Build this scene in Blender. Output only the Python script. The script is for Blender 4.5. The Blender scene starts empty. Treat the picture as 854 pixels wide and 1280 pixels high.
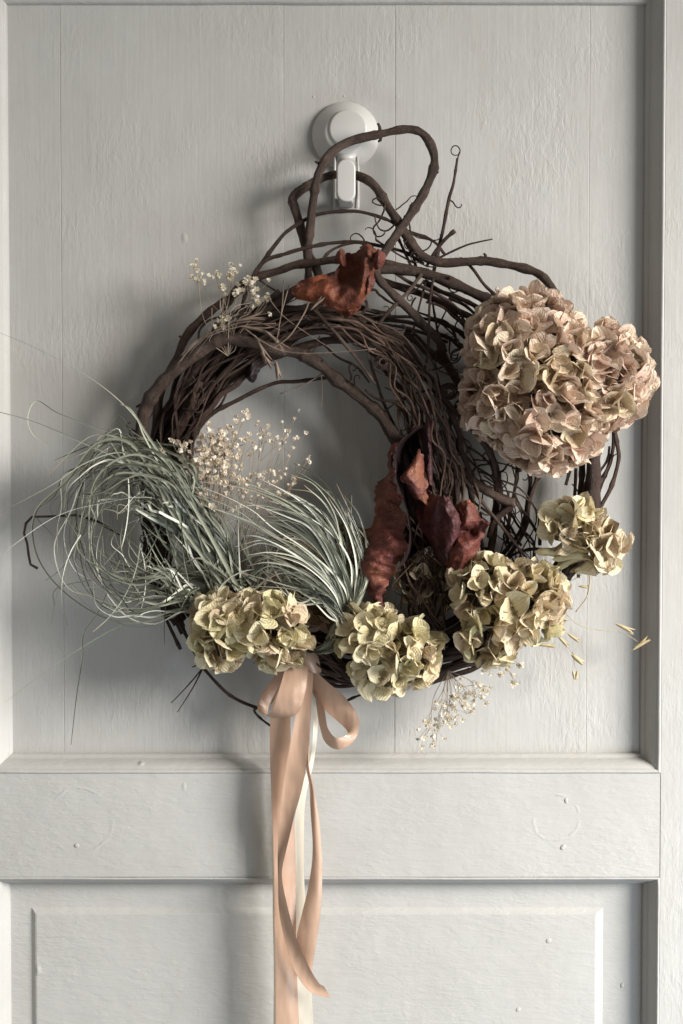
import bpy, math, random
from mathutils import Vector, Matrix, Euler, noise
R = random.Random(7)
C = bpy.context.scene.collection
sc = bpy.context.scene
# ---------------------------------------------------------------- camera
S = 0.0007          # metres per photograph pixel on the door panel
D = 1.25            # camera distance from the door panel
F = D / S
TH = math.radians(1.9)
CZ = 1.45 + D * math.tan(TH)
CAM = Vector((0, -D, CZ))
cam = bpy.data.cameras.new('camera'); co = bpy.data.objects.new('camera', cam); C.objects.link(co)
co.location = CAM; co.rotation_euler = (math.pi / 2 - TH, 0, 0)
cam.sensor_fit = 'VERTICAL'; cam.sensor_height = 36; cam.lens = F / 1280 * 36
cam.clip_start = 0.05; cam.clip_end = 50
sc.camera = co
# ---------------------------------------------------------------- room light
w = bpy.data.worlds.new('World'); sc.world = w; w.use_nodes = True
bg = w.node_tree.nodes['Background']
bg.inputs[0].default_value = (1.0, 0.96, 0.90, 1); bg.inputs[1].default_value = 0.185
def area(name, loc, target, sx, sy, power, col, spread=180):
    l = bpy.data.lights.new(name, 'AREA'); l.shape = 'RECTANGLE'; l.size = sx; l.size_y = sy
    l.energy = power; l.color = col; l.spread = math.radians(spread)
    o = bpy.data.objects.new(name, l); C.objects.link(o); o.location = loc
    o.rotation_euler = (Vector(target) - Vector(loc)).to_track_quat('-Z', 'Y').to_euler()
area('window_light', (2.10, -1.30, 1.98), (0.25, 0, 0.97), 1.05, 0.80, 27.0, (1.0, 0.965, 0.915), 70)
area('bounce_fill', (-1.7, -1.7, 1.7), (0, 0, 1.45), 1.6, 1.6, 3.2, (1.0, 0.96, 0.90))  # added fill lamp standing in for bounce, lifts left-facing mouldings and shadows
area('low_cool_fill', (1.0, -1.1, 0.45), (0.05, 0, 0.95), 0.7, 0.5, 5.2, (0.76, 0.88, 1.0), 120)  # added cool fill lamp that brightens the lower door, not a second window
sc.view_settings.view_transform = 'Standard'; sc.view_settings.look = 'None'
sc.view_settings.gamma = 1; sc.view_settings.exposure = 0.0
sc.view_settings.use_curve_mapping = False

# ---------------------------------------------------------------- helpers
def W(px, py, d=0.0):
    """photograph pixel + distance in front of the door (in pixels) -> metres"""
    x = (px - 427) / F; y = -(py - 640) / F
    v = Vector((x, math.cos(TH) + y * math.sin(TH), -math.sin(TH) + y * math.cos(TH)))
    t = (D - d * S) / v.y
    return CAM + v * t
def RS(r, d): return r * S * (D - d * S) / D
def wl(o):
    p = Vector(o.location)
    while o.parent: o = o.parent; p = p + Vector(o.location)
    return p
def mesh(name, vs, fs, mat, uvs=None, smooth=True):
    me = bpy.data.meshes.new(name); me.from_pydata([tuple(v) for v in vs], [], fs)
    if uvs:
        l = me.uv_layers.new(name='UVMap')
        idx = [0] * len(me.loops); me.loops.foreach_get('vertex_index', idx)
        flat = []
        for i in idx: flat += uvs[i]
        l.data.foreach_set('uv', flat)
    if smooth: me.polygons.foreach_set('use_smooth', [True] * len(me.polygons))
    me.materials.append(mat); me.update()
    return me
def put(name, me, parent=None, loc=None):
    o = bpy.data.objects.new(name, me); C.objects.link(o)
    if parent: o.parent = parent
    if loc is not None: o.location = loc
    return o
def part(name, vs, fs, mat, parent, uvs=None, smooth=True):
    """world-space geometry as a child of parent"""
    base = wl(parent)
    c = Vector((0, 0, 0))
    for v in vs: c += Vector(v)
    c /= len(vs)
    o = put(name, mesh(name, [Vector(v) - c for v in vs], fs, mat, uvs, smooth), parent, c - base)
    return o
def thing(name, label, cat, loc, group=None):
    o = bpy.data.objects.new(name, None); C.objects.link(o); o.location = loc
    o.empty_display_size = 0.03
    o['label'] = label; o['category'] = cat
    if group: o['group'] = group
    return o
def cr(p0, p1, p2, p3, t):
    t2 = t * t; t3 = t2 * t
    return tuple(0.5 * (2 * b + (c - a) * t + (2 * a - 5 * b + 4 * c - d) * t2 + (3 * b - a - 3 * c + d) * t3) for a, b, c, d in zip(p0, p1, p2, p3))
def spline(P, n):
    P = [tuple(p) for p in P]
    if len(P) == 1: return P
    Q = [tuple(2 * a - b for a, b in zip(P[0], P[1]))] + P + [tuple(2 * a - b for a, b in zip(P[-1], P[-2]))]
    out = []
    for i in range(len(P) - 1):
        for k in range(n): out.append(cr(Q[i], Q[i + 1], Q[i + 2], Q[i + 3], k / n))
    out.append(P[-1]); return out
class MB:
    def __init__(s): s.v = []; s.f = []; s.uv = []
    def tube(s, pts, rad, sides=6, cap=True, ovl=1.0):
        n = len(pts); b = len(s.v); L = 0
        t = (pts[1] - pts[0]).normalized()
        up = Vector((0, -1, 0)) if abs(t.y) < .9 else Vector((1, 0, 0))
        a = t.cross(up).normalized()
        for i in range(n):
            if i: L += (pts[i] - pts[i - 1]).length
            t = (pts[min(i + 1, n - 1)] - pts[max(i - 1, 0)])
            if t.length < 1e-9: t = Vector((0, 0, 1))
            t.normalize()
            a = (a - t * a.dot(t))
            if a.length < 1e-6: a = t.orthogonal()
            a.normalize(); c = t.cross(a)
            for k in range(sides):
                an = 2 * math.pi * k / sides
                s.v.append(pts[i] + a * (math.cos(an) * rad[i]) + c * (math.sin(an) * rad[i] * ovl))
                s.uv.append((abs(k / sides * 2 - 1), L * 60))
        for i in range(n - 1):
            for k in range(sides):
                k2 = (k + 1) % sides
                s.f.append((b + i * sides + k, b + i * sides + k2, b + (i + 1) * sides + k2, b + (i + 1) * sides + k))
        if cap:
            s.f.append(tuple(b + k for k in reversed(range(sides))))
            s.f.append(tuple(b + (n - 1) * sides + k for k in range(sides)))
    def grid(s, rows):
        b = len(s.v); m = len(rows[0])
        for i, r in enumerate(rows):
            for j, p in enumerate(r):
                s.v.append(Vector(p)); s.uv.append((j / (m - 1), i / (len(rows) - 1)))
        for i in range(len(rows) - 1):
            for j in range(m - 1):
                s.f.append((b + i * m + j, b + i * m + j + 1, b + (i + 1) * m + j + 1, b + (i + 1) * m + j))
    def part(s, name, mat, parent, smooth=True): return part(name, s.v, s.f, mat, parent, s.uv, smooth)

# ---------------------------------------------------------------- materials
class NT:
    def __init__(s, name):
        s.m = bpy.data.materials.new(name); s.m.use_nodes = True; s.t = s.m.node_tree
        s.b = s.t.nodes['Principled BSDF']; s.out = s.t.nodes['Material Output']
    def n(s, typ, **kw):
        o = s.t.nodes.new(typ)
        for k, v in kw.items():
            if k.startswith('i_'):
                o.inputs[k[2:].replace('_', ' ')].default_value = v
            else: setattr(o, k, v)
        return o
    def l(s, a, b): s.t.links.new(a, b)
    def noise(s, vec, scale, detail=4, rough=.55, dist=0):
        o = s.n('ShaderNodeTexNoise'); o.inputs['Scale'].default_value = scale
        o.inputs['Detail'].default_value = detail; o.inputs['Roughness'].default_value = rough
        o.inputs['Distortion'].default_value = dist
        if vec is not None: s.l(vec, o.inputs['Vector'])
        return o.outputs['Fac']
    def mapr(s, src, a, b, c=0., d=1.):
        o = s.n('ShaderNodeMapRange'); s.l(src, o.inputs[0])
        for i, v in enumerate((a, b, c, d)): o.inputs[i + 1].default_value = v
        return o.outputs[0]
    def ramp(s, src, cols):
        o = s.n('ShaderNodeValToRGB'); e = o.color_ramp.elements
        while len(e) < len(cols): e.new(.5)
        for i, (p, c) in enumerate(cols): e[i].position = p; e[i].color = (*c, 1)
        s.l(src, o.inputs[0]); return o.outputs[0]
    def mix(s, f, a, b, mode='MIX'):
        o = s.n('ShaderNodeMix', data_type='RGBA', blend_type=mode)
        for sock, v in ((o.inputs[0], f), (o.inputs[6], a), (o.inputs[7], b)):
            if isinstance(v, (int, float)): sock.default_value = v
            elif isinstance(v, tuple): sock.default_value = (*v, 1)
            else: s.l(v, sock)
        return o.outputs[2]
    def math(s, op, a, b=0.0, c=0.0):
        o = s.n('ShaderNodeMath', operation=op)
        for i, v in enumerate((a, b, c)):
            if isinstance(v, (int, float)): o.inputs[i].default_value = v
            else: s.l(v, o.inputs[i])
        return o.outputs[0]
    def scale(s, vec, sc_):
        o = s.n('ShaderNodeMapping'); s.l(vec, o.inputs[0]); o.inputs['Scale'].default_value = sc_; return o.outputs[0]
    def bump(s, hs, dist, strength=1.0, prev=None):
        o = s.n('ShaderNodeBump'); o.inputs['Distance'].default_value = dist; o.inputs['Strength'].default_value = strength
        s.l(hs, o.inputs['Height'])
        if prev is not None: s.l(prev, o.inputs['Normal'])
        return o.outputs[0]

def paint(name, direction, rings=()):
    """old brush painted gloss; direction = stretch of the brush marks"""
    k = NT(name); g = k.n('ShaderNodeNewGeometry').outputs['Position']
    st = {'v': (1, 1, .05), 'h': (.05, 1, 1)}[direction]
    v = k.scale(g, st)
    brush = k.noise(v, 420, 3, .5)
    brush2 = k.noise(v, 130, 3, .5)
    broad = k.noise(g, 22, 4, .6)
    fine = k.noise(k.scale(g, (1, 1, .35) if direction == 'v' else (.35, 1, 1)), 260, 3, .6, .6)
    patch = k.mapr(k.noise(g, 9, 3, .6), .42, .62)
    h = k.math('ADD', k.math('MULTIPLY', brush, .22), k.math('MULTIPLY', brush2, .38))
    h = k.math('ADD', h, k.math('MULTIPLY', broad, 1.2))
    h = k.math('ADD', h, k.math('MULTIPLY', k.math('MULTIPLY', fine, patch), 1.1))
    # lumps and drips dried into the paint
    vo = k.n('ShaderNodeTexVoronoi'); vo.inputs['Scale'].default_value = 26; vo.inputs['Randomness'].default_value = 1
    k.l(k.scale(g, (1, 1, .55)), vo.inputs['Vector'])
    lump = k.mapr(vo.outputs['Distance'], .0, .085, 1, 0)
    gate = k.mapr(k.noise(g, 6.3, 2, .5), .55, .6)
    h = k.math('ADD', h, k.math('MULTIPLY', k.math('MULTIPLY', lump, gate), 1.8))
    for (c, r) in rings:
        dn = k.n('ShaderNodeVectorMath', operation='DISTANCE'); k.l(g, dn.inputs[0]); dn.inputs[1].default_value = c
        dd = k.math('ABSOLUTE', k.math('SUBTRACT', k.math('ADD', dn.outputs['Value'], k.math('MULTIPLY', k.noise(g, 45, 3), .008)), r + .004))
        rg = k.mapr(dd, 0, .0018, 1, 0)
        rg = k.math('MULTIPLY', rg, k.mapr(k.noise(g, 34, 3), .46, .66))
        h = k.math('ADD', h, k.math('MULTIPLY', rg, .85))
    if direction == 'h': h = k.math('ADD', h, k.math('MULTIPLY', k.noise(k.scale(g, (.3, 1, 1)), 150, 4, .6, .8), .9))
    k.l(k.bump(h, .0006), k.b.inputs['Normal'])
    tone = k.mapr(k.noise(g, 5, 5, .65), .3, .75)
    col = k.mix(tone, (.405, .397, .376), (.47, .465, .446))
    st_ = k.mapr(k.noise(k.scale(g, (1, 1, .5)), 13, 5, .7), .54, .74)
    col = k.mix(k.math('MULTIPLY', st_, .35), col, (.40, .375, .32))
    sp = k.mapr(k.noise(g, 900, 2, .4), .79, .83)
    sp = k.math('MULTIPLY', sp, k.mapr(k.noise(g, 12, 2), .5, .6))
    col = k.mix(k.math('MULTIPLY', sp, .4), col, (.30, .26, .2))
    k.l(col, k.b.inputs['Base Color'])
    k.l(k.mapr(broad, .3, .7, .42, .58), k.b.inputs['Roughness'])
    k.b.inputs['Specular IOR Level'].default_value = .38
    return k.m
def bark(name, dark, light, pale):
    k = NT(name); uv = k.n('ShaderNodeUVMap').outputs[0]
    g = k.n('ShaderNodeNewGeometry').outputs['Position']
    oi = k.n('ShaderNodeObjectInfo').outputs['Random']
    a = k.n('ShaderNodeVectorMath', operation='ADD'); k.l(k.scale(uv, (5, .45, 1)), a.inputs[0]); k.l(g, a.inputs[1])
    fib = k.noise(a.outputs[0], 5.5, 5, .65)
    bl = k.noise(g, 60, 4, .6)
    c = k.mix(k.mapr(fib, .36, .64), dark, light)
    c = k.mix(k.math('MULTIPLY', k.mapr(bl, .5, .72), .55), c, pale)
    c = k.mix(k.math('MULTIPLY', oi, .55), c, dark)
    k.l(c, k.b.inputs['Base Color']); k.b.inputs['Roughness'].default_value = .62
    k.b.inputs['Specular IOR Level'].default_value = .35
    h = k.math('ADD', k.math('MULTIPLY', fib, .8), k.math('MULTIPLY', k.noise(g, 320, 3), .5))
    k.l(k.bump(h, .0022, 1.0), k.b.inputs['Normal'])
    return k.m
def petal_mat(name, base, tip, edge, green, trans=.28):
    k = NT(name); uv = k.n('ShaderNodeUVMap').outputs[0]
    sx = k.n('ShaderNodeSeparateXYZ'); k.l(uv, sx.inputs[0]); u, v = sx.outputs[0], sx.outputs[1]
    g = k.n('ShaderNodeNewGeometry').outputs['Position']; oi = k.n('ShaderNodeObjectInfo').outputs['Random']
    c = k.mix(k.mapr(v, .05, .9), base, tip)
    c = k.mix(k.math('MULTIPLY', k.mapr(k.noise(g, 34, 3), .42, .68), .7), c, green)
    c = k.mix(k.math('MULTIPLY', k.mapr(oi, .5, 1), .5), c, green)
    c = k.mix(k.math('MULTIPLY', k.mapr(oi, .35, 0), .55), c, base)
    ue = k.math('ABSOLUTE', k.math('SUBTRACT', k.math('MULTIPLY', u, 2), 1))
    rim = k.math('MAXIMUM', k.mapr(ue, .78, 1), k.mapr(v, .86, 1))
    c = k.mix(k.math('MULTIPLY', rim, .3), c, edge)
    brn = k.mapr(k.noise(g, 140, 4, .65), .60, .72)
    c = k.mix(k.math('MULTIPLY', brn, .3), c, (base[0] * .45, base[1] * .4, base[2] * .33))
    vn = k.math('MULTIPLY', k.math('SINE', k.math('ADD', k.math('MULTIPLY', u, 42), k.math('MULTIPLY', k.noise(uv, 7, 3), 9))), .5)
    vv = k.mapr(vn, .15, .5)
    c = k.mix(k.math('MULTIPLY', vv, .22), c, (base[0] * .6, base[1] * .52, base[2] * .42))
    k.l(c, k.b.inputs['Base Color']); k.b.inputs['Roughness'].default_value = .58
    k.b.inputs['Specular IOR Level'].default_value = .3
    h = k.math('ADD', k.math('MULTIPLY', vn, .35), k.math('MULTIPLY', k.noise(uv, 6, 3, .5), .7))
    nn = k.bump(h, .0011, .8); k.l(nn, k.b.inputs['Normal'])
    tr = k.n('ShaderNodeBsdfTranslucent'); k.l(c, tr.inputs[0]); k.l(nn, tr.inputs['Normal'])
    mx = k.n('ShaderNodeMixShader'); mx.inputs[0].default_value = trans
    k.l(k.b.outputs[0], mx.inputs[1]); k.l(tr.outputs[0], mx.inputs[2]); k.l(mx.outputs[0], k.out.inputs[0])
    return k.m
def leaf_mat(name, a, b, c_, vein):
    k = NT(name); uv = k.n('ShaderNodeUVMap').outputs[0]
    g = k.n('ShaderNodeNewGeometry').outputs['Position']
    c = k.mix(k.mapr(k.noise(g, 38, 4, .6, .4), .36, .66), a, b)
    c = k.mix(k.mapr(k.noise(g, 24, 3), .52, .7), c, c_)
    web = k.n('ShaderNodeTexVoronoi', feature='DISTANCE_TO_EDGE'); web.inputs['Scale'].default_value = 260
    k.l(g, web.inputs['Vector'])
    wv = k.mapr(web.outputs['Distance'], 0, .09, 1, 0)
    c = k.mix(k.math('MULTIPLY', k.math('MULTIPLY', wv, .5), k.mapr(k.noise(g, 30, 2), .45, .7)), c, vein)
    k.l(c, k.b.inputs['Base Color']); k.b.inputs['Roughness'].default_value = .56
    k.b.inputs['Specular IOR Level'].default_value = .4
    h = k.math('ADD', k.math('MULTIPLY', k.noise(g, 95, 4, .5, 1.2), 1.0), k.math('MULTIPLY', wv, .12))
    nn = k.bump(h, .0022, .8); k.l(nn, k.b.inputs['Normal'])
    tr = k.n('ShaderNodeBsdfTranslucent'); k.l(c, tr.inputs[0])
    mx = k.n('ShaderNodeMixShader'); mx.inputs[0].default_value = .18
    k.l(k.b.outputs[0], mx.inputs[1]); k.l(tr.outputs[0], mx.inputs[2]); k.l(mx.outputs[0], k.out.inputs[0])
    return k.m
def blade_mat():
    k = NT('air_plant_blade'); uv = k.n('ShaderNodeUVMap').outputs[0]
    oi = k.n('ShaderNodeObjectInfo').outputs['Random']; g = k.n('ShaderNodeNewGeometry').outputs['Position']
    c = k.ramp(oi, [(0, (.045, .05, .03)), (.42, (.17, .182, .125)), (.7, (.38, .395, .305)), (1, (.74, .74, .66))])
    c = k.mix(k.math('MULTIPLY', k.mapr(k.noise(g, 90, 3), .4, .7), .3), c, (.38, .385, .32))
    sx = k.n('ShaderNodeSeparateXYZ'); k.l(uv, sx.inputs[0])
    c = k.mix(k.math('MULTIPLY', k.mapr(sx.outputs[1], .86, 1), k.mapr(oi, .3, .7)), c, (.30, .20, .12))
    k.l(c, k.b.inputs['Base Color']); k.b.inputs['Roughness'].default_value = .6
    k.b.inputs['Sheen Weight'].default_value = .12; k.b.inputs['Sheen Roughness'].default_value = .4
    k.l(k.bump(k.noise(k.scale(uv, (14, 1, 1)), 3, 3), .0004, .6), k.b.inputs['Normal'])
    return k.m
def satin(name, col, trans=0.0, rough=.27):
    k = NT(name); uv = k.n('ShaderNodeUVMap').outputs[0]
    sx = k.n('ShaderNodeSeparateXYZ'); k.l(uv, sx.inputs[0])
    e = k.math('ABSOLUTE', k.math('SUBTRACT', k.math('MULTIPLY', sx.outputs[0], 2), 1))
    sel = k.mapr(e, .93, .96)
    c = k.mix(k.math('MULTIPLY', sel, .35), col, (col[0] * .6, col[1] * .55, col[2] * .5))
    k.l(c, k.b.inputs['Base Color']); k.b.inputs['Roughness'].default_value = rough
    k.b.inputs['Specular IOR Level'].default_value = .9
    k.b.inputs['Anisotropic'].default_value = .5
    wv = k.noise(k.scale(uv, (120, .6, 1)), 4, 2)
    g = k.n('ShaderNodeNewGeometry').outputs['Position']
    nn = k.bump(wv, .00012, .6); nn = k.bump(k.noise(k.scale(g, (1, 1, .25)), 60, 2), .003, .6, nn)
    k.l(nn, k.b.inputs['Normal'])
    tr = k.n('ShaderNodeBsdfTranslucent'); k.l(c, tr.inputs[0])
    mx = k.n('ShaderNodeMixShader'); mx.inputs[0].default_value = .1 + trans
    k.l(k.b.outputs[0], mx.inputs[1]); k.l(tr.outputs[0], mx.inputs[2]); k.l(mx.outputs[0], k.out.inputs[0])
    return k.m
def plain(name, a, b, rough, scale=120, bump=.0004, trans=0):
    k = NT(name); g = k.n('ShaderNodeNewGeometry').outputs['Position']
    c = k.mix(k.mapr(k.noise(g, scale, 4), .35, .65), a, b)
    k.l(c, k.b.inputs['Base Color']); k.b.inputs['Roughness'].default_value = rough
    k.l(k.bump(k.noise(g, scale * 2, 3), bump, .6), k.b.inputs['Normal'])
    if trans:
        tr = k.n('ShaderNodeBsdfTranslucent'); k.l(c, tr.inputs[0])
        mx = k.n('ShaderNodeMixShader'); mx.inputs[0].default_value = trans
        k.l(k.b.outputs[0], mx.inputs[1]); k.l(tr.outputs[0], mx.inputs[2]); k.l(mx.outputs[0], k.out.inputs[0])
    return k.m

def P0(px, py): return tuple(W(px, py, 26))
M_UP = paint('painted_boards', 'v')
M_ST = paint('painted_stile', 'v')
M_RAIL = paint('painted_rail', 'h', [(P0(100, 1025), 41 * S), (P0(695, 1022), 29 * S)])
M_LOW = paint('painted_lower_panel', 'h')
M_BARK = bark('dark_bark', (.022, .011, .008), (.098, .052, .035), (.19, .13, .095))
M_SHOOT = bark('light_brown_shoots', (.08, .042, .030), (.31, .20, .145), (.50, .37, .29))
M_BARK3 = bark('thick_vine_bark', (.026, .015, .011), (.085, .052, .038), (.17, .12, .095))
M_BARK2 = bark('brown_bark', (.050, .027, .019), (.135, .086, .062), (.27, .20, .155))
M_PINK = petal_mat('dusty_pink_petal', (.56, .37, .29), (.83, .67, .55), (.92, .81, .68), (.78, .67, .50), .26)
M_PINK2 = petal_mat('tan_petal', (.54, .40, .26), (.84, .71, .53), (.92, .84, .68), (.74, .65, .45), .24)
M_OLIVE = petal_mat('olive_cream_petal', (.54, .46, .26), (.83, .74, .51), (.90, .84, .65), (.66, .63, .37), .26)
M_CREAM = petal_mat('cream_petal', (.62, .50, .31), (.88, .79, .58), (.93, .88, .73), (.78, .72, .47), .26)
M_INNER_SHADE = petal_mat('inner_petal_shade', (.20, .13, .08), (.36, .26, .17), (.45, .35, .24), (.32, .27, .16), .1)  # browner inner petals, darkened to paint shade into the gaps
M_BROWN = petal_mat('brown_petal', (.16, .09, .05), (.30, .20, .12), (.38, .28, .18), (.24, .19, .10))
M_DARK_SHADE = leaf_mat('dark_leaf_and_shade', (.010, .005, .006), (.022, .010, .011), (.03, .012, .012), (.045, .02, .02))  # near-black: leaf hollow's shade put into the colour; also the small brown leaf
M_RED = leaf_mat('dried_leaf_red', (.085, .022, .019), (.18, .050, .034), (.32, .12, .055), (.42, .21, .14))
M_PURPLE = leaf_mat('dried_leaf_purple', (.040, .014, .016), (.095, .030, .030), (.17, .050, .030), (.22, .09, .08))
M_RUST = leaf_mat('dried_leaf_rust', (.065, .017, .011), (.15, .040, .018), (.26, .075, .028), (.30, .10, .05))
M_BLADE = blade_mat()
M_SATIN = satin('peach_satin', (.55, .365, .26))
M_SHEER = satin('cream_ribbon', (.74, .69, .58), .2, .5)
M_PLASTIC = plain('white_plastic', (.50, .49, .465), (.53, .52, .495), .36, 20, .0001)
M_GYP = plain('gypsophila_blossom', (.74, .66, .52), (.86, .82, .72), .7, 200, .0006, .3)
M_GYPD = plain('gypsophila_blossom_tan', (.76, .66, .53), (.92, .86, .76), .7, 200, .0006, .3)
M_STEM = plain('thin_stem', (.20, .155, .11), (.34, .27, .20), .7)
M_STRAW = plain('straw', (.36, .28, .15), (.55, .45, .27), .6, 150, .0004, .15)
M_STRAWD = plain('grey_brown_straw', (.09, .06, .043), (.19, .135, .10), .65)

# ---------------------------------------------------------------- door
def X(px, py=500, d=0): return W(px, py, d).x
def Z(py, d=0): return W(427, py, d).z
door = thing('panel_door', 'white brush painted panelled door behind the wreath', 'door', (0, 0, Z(1420)))
FD = 28 * S                      # stiles and rails stand this far proud of the upper panel
def slab(name, x0, x1, z0, z1, y0, y1, mat, bev=.0012, seg=2):
    """front-bevelled board, y1 (front) < y0 (back)"""
    mb = MB(); n = 3
    b = bev
    rings = [(0, y0), (0, y1 + b), (b * .3, y1 + b * .3), (b, y1)]
    vs = []
    for (t, y) in rings:
        vs += [Vector((x0 + t, y, z0 + t)), Vector((x1 - t, y, z0 + t)), Vector((x1 - t, y, z1 - t)), Vector((x0 + t, y, z1 - t))]
    fs = []
    for i in range(3):
        for k in range(4): fs.append((i * 4 + k, i * 4 + (k + 1) % 4, (i + 1) * 4 + (k + 1) % 4, (i + 1) * 4 + k))
    fs.append((12, 13, 14, 15)); fs.append((3, 2, 1, 0))
    return part(name, vs, fs, mat, door, None, False)
XL, XR = X(-7), X(823)
ZT, ZB = Z(-14), Z(966, 26)
LXL, LXR = XL, XR
LZT, LZB = Z(1096, 26), Z(1420)
EX0, EX1 = XL - .11, XR + .115
ztop = ZT + .12
slab('stile', XR, EX1, LZB, ztop, .02, -FD, M_ST, .0005)
slab('stile', EX0, XL, LZB, ztop, .02, -FD, M_ST, .0005)
slab('rail', XL, XR, ZT, ztop, .02, -FD + .0004, M_RAIL, .0003)
slab('rail', XL, XR, LZT, ZB, .02, -FD + .0004, M_RAIL, .0003)
edges = [XL - .01, X(78), X(355), X(494), X(735), XR + .01]
for a, b in zip(edges, edges[1:]):
    slab('board', a + .00001, b - .00001, ZB - .012, ZT + .012, .018, 0 + R.uniform(-.0002, .0002), M_UP, .00045)
# lower panel: flat margin, bevel, raised field
lp = [(-.012, .0005), (X(40, 1200) - LXL, .0005), (X(45, 1200) - LXL, -.0022), (X(47, 1200) - LXL, -.0026)]
vs = []; lzb = LZB - .05
for (t, y) in lp: vs += [Vector((LXL + t, y, lzb)), Vector((LXR - t * (1.55 if t > .01 else 1), y, lzb)), Vector((LXR - t * (1.55 if t > .01 else 1), y, LZT - t * (1.12 if t > 0 else 1))), Vector((LXL + t, y, LZT - t * (1.12 if t > 0 else 1)))]
fs = []
for i in range(3):
    for k in range(1, 4): fs.append((i * 4 + k, i * 4 + (k + 1) % 4, (i + 1) * 4 + (k + 1) % 4, (i + 1) * 4 + k))
fs.append((12, 13, 14, 15))
part('raised_panel', vs, fs, M_LOW, door, None, False)
def frame(x0, x1, z0, z1, prof, sides='LRTB'):
    """moulding mitred round an opening, profile (inset, y)"""
    C4 = {'L': ((x0, z0), (x0, z1), (1, 1), (1, -1)), 'R': ((x1, z1), (x1, z0), (-1, -1), (-1, 1)),
          'T': ((x0, z1), (x1, z1), (1, -1), (-1, -1)), 'B': ((x1, z0), (x0, z0), (-1, 1), (1, 1))}
    for sd in sides:
        (ax, az), (bx, bz), (sa, ta), (sb, tb) = C4[sd]
        n = 40; rows = []
        for i in range(n + 1):
            f = i / n; row = []
            for (t, y) in prof:
                px_, pz_ = (ax + sa * t) * (1 - f) + (bx + sb * t) * f, (az + ta * t) * (1 - f) + (bz + tb * t) * f
                wob = (noise.noise(Vector((px_ * 14, pz_ * 14, t * 90))) * .00035)
                row.append(Vector((px_, y + wob, pz_ + wob * (0 if sd in 'LR' else 1))))
            rows.append(row)
        mb = MB(); mb.grid(rows)
        mb.part('moulding', M_ST if sd in 'LR' else M_RAIL, door, True)
pr = [(0, -FD), (.0003, -FD - .0006), (.0016, -FD - .0009), (.0030, -FD + .0002), (.0034, -FD + .0014), (.0042, -FD + .0019), (.0066, -FD + .0040),
      (.0086, -FD + .0078), (.0100, -.0075), (.0104, -.0056), (.0118, -.0052), (.0132, -.0040), (.0138, -.0015), (.0142, .001)]
frame(XL, XR, ZB, ZT, pr)
pr2 = [(0, -FD), (.0003, -FD - .0005), (.0014, -FD - .0006), (.0024, -FD + .0006), (.0028, -FD + .002), (.0044, -FD + .0035),
       (.0062, -FD + .0075), (.0070, -.0075), (.0080, -.0066), (.0098, -.0050), (.0104, -.002), (.0108, .001)]
frame(LXL, LXR, lzb, LZT, pr2, 'LRT')
# paint lumps the light picks out
for (px, py, r, d) in [(497, 121, 3.2, 0), (392, 121, 2.2, 0), (430, 120, 2.2, 0), (698, 119, 3, 0), (699, 133, 3, 0), (686, 1176, 4, 4),
                       (715, 1146, 2.5, 3), (96, 1057, 3.5, 28), (704, 1059, 4, 28), (708, 1001, 3, 28), (648, 1262, 3.5, 4), (778, 1232, 3, 0)]:
    rr = r * S * .75; c = W(px, py, d); vs = []; fs = []
    for i, (q, h) in enumerate([(1, -.1), (.85, .35), (.5, .6)]):
        for k in range(10):
            an = k * .6283; q2 = q * (1 + .2 * math.sin(an * 2 + px))
            vs.append(c + Vector((math.cos(an) * rr * q2, -h * rr * .28, math.sin(an) * rr * q2 * 1.25)))
    for i in range(2):
        for k in range(10): fs.append((i * 10 + k, i * 10 + (k + 1) % 10, i * 10 + 10 + (k + 1) % 10, i * 10 + 10 + k))
    fs.append(tuple(20 + k for k in range(10)))
    part('paint_lump', vs, fs, M_LOW, door)

# ---------------------------------------------------------------- hook
hook = thing('suction_hook', 'white round plastic suction hook holding the wreath loop', 'hook', W(433, 240, 0))
def lathe(c, prof, n=64):
    vs = []; fs = []
    for (r, y) in prof:
        for k in range(n):
            a = 2 * math.pi * k / n; vs.append(c + Vector((math.cos(a) * r, -y, math.sin(a) * r)))
    for i in range(len(prof) - 1):
        for k in range(n): fs.append((i * n + k, i * n + (k + 1) % n, (i + 1) * n + (k + 1) % n, (i + 1) * n + k))
    fs.append(tuple((len(prof) - 1) * n + k for k in range(n)))
    return vs, fs
c = W(432, 170, 0); r = 41.5 * S
vs, fs = lathe(c, [(r, 0), (r, .002), (r * .985, .0032), (r * .94, .0048), (r * .8, .0085), (r * .66, .0125), (r * .61, .0138), (r * .57, .0143)])
part('suction_disc', vs, fs, M_PLASTIC, hook)
cc = W(435, 166, 0)
vs, fs = lathe(cc + Vector((0, -.0140, 0)), [(r * .56, 0), (r * .56, .0012), (r * .545, .0020), (r * .50, .0023), (0.0001, .0023)])
part('cap', vs, fs, M_PLASTIC, hook)
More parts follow.
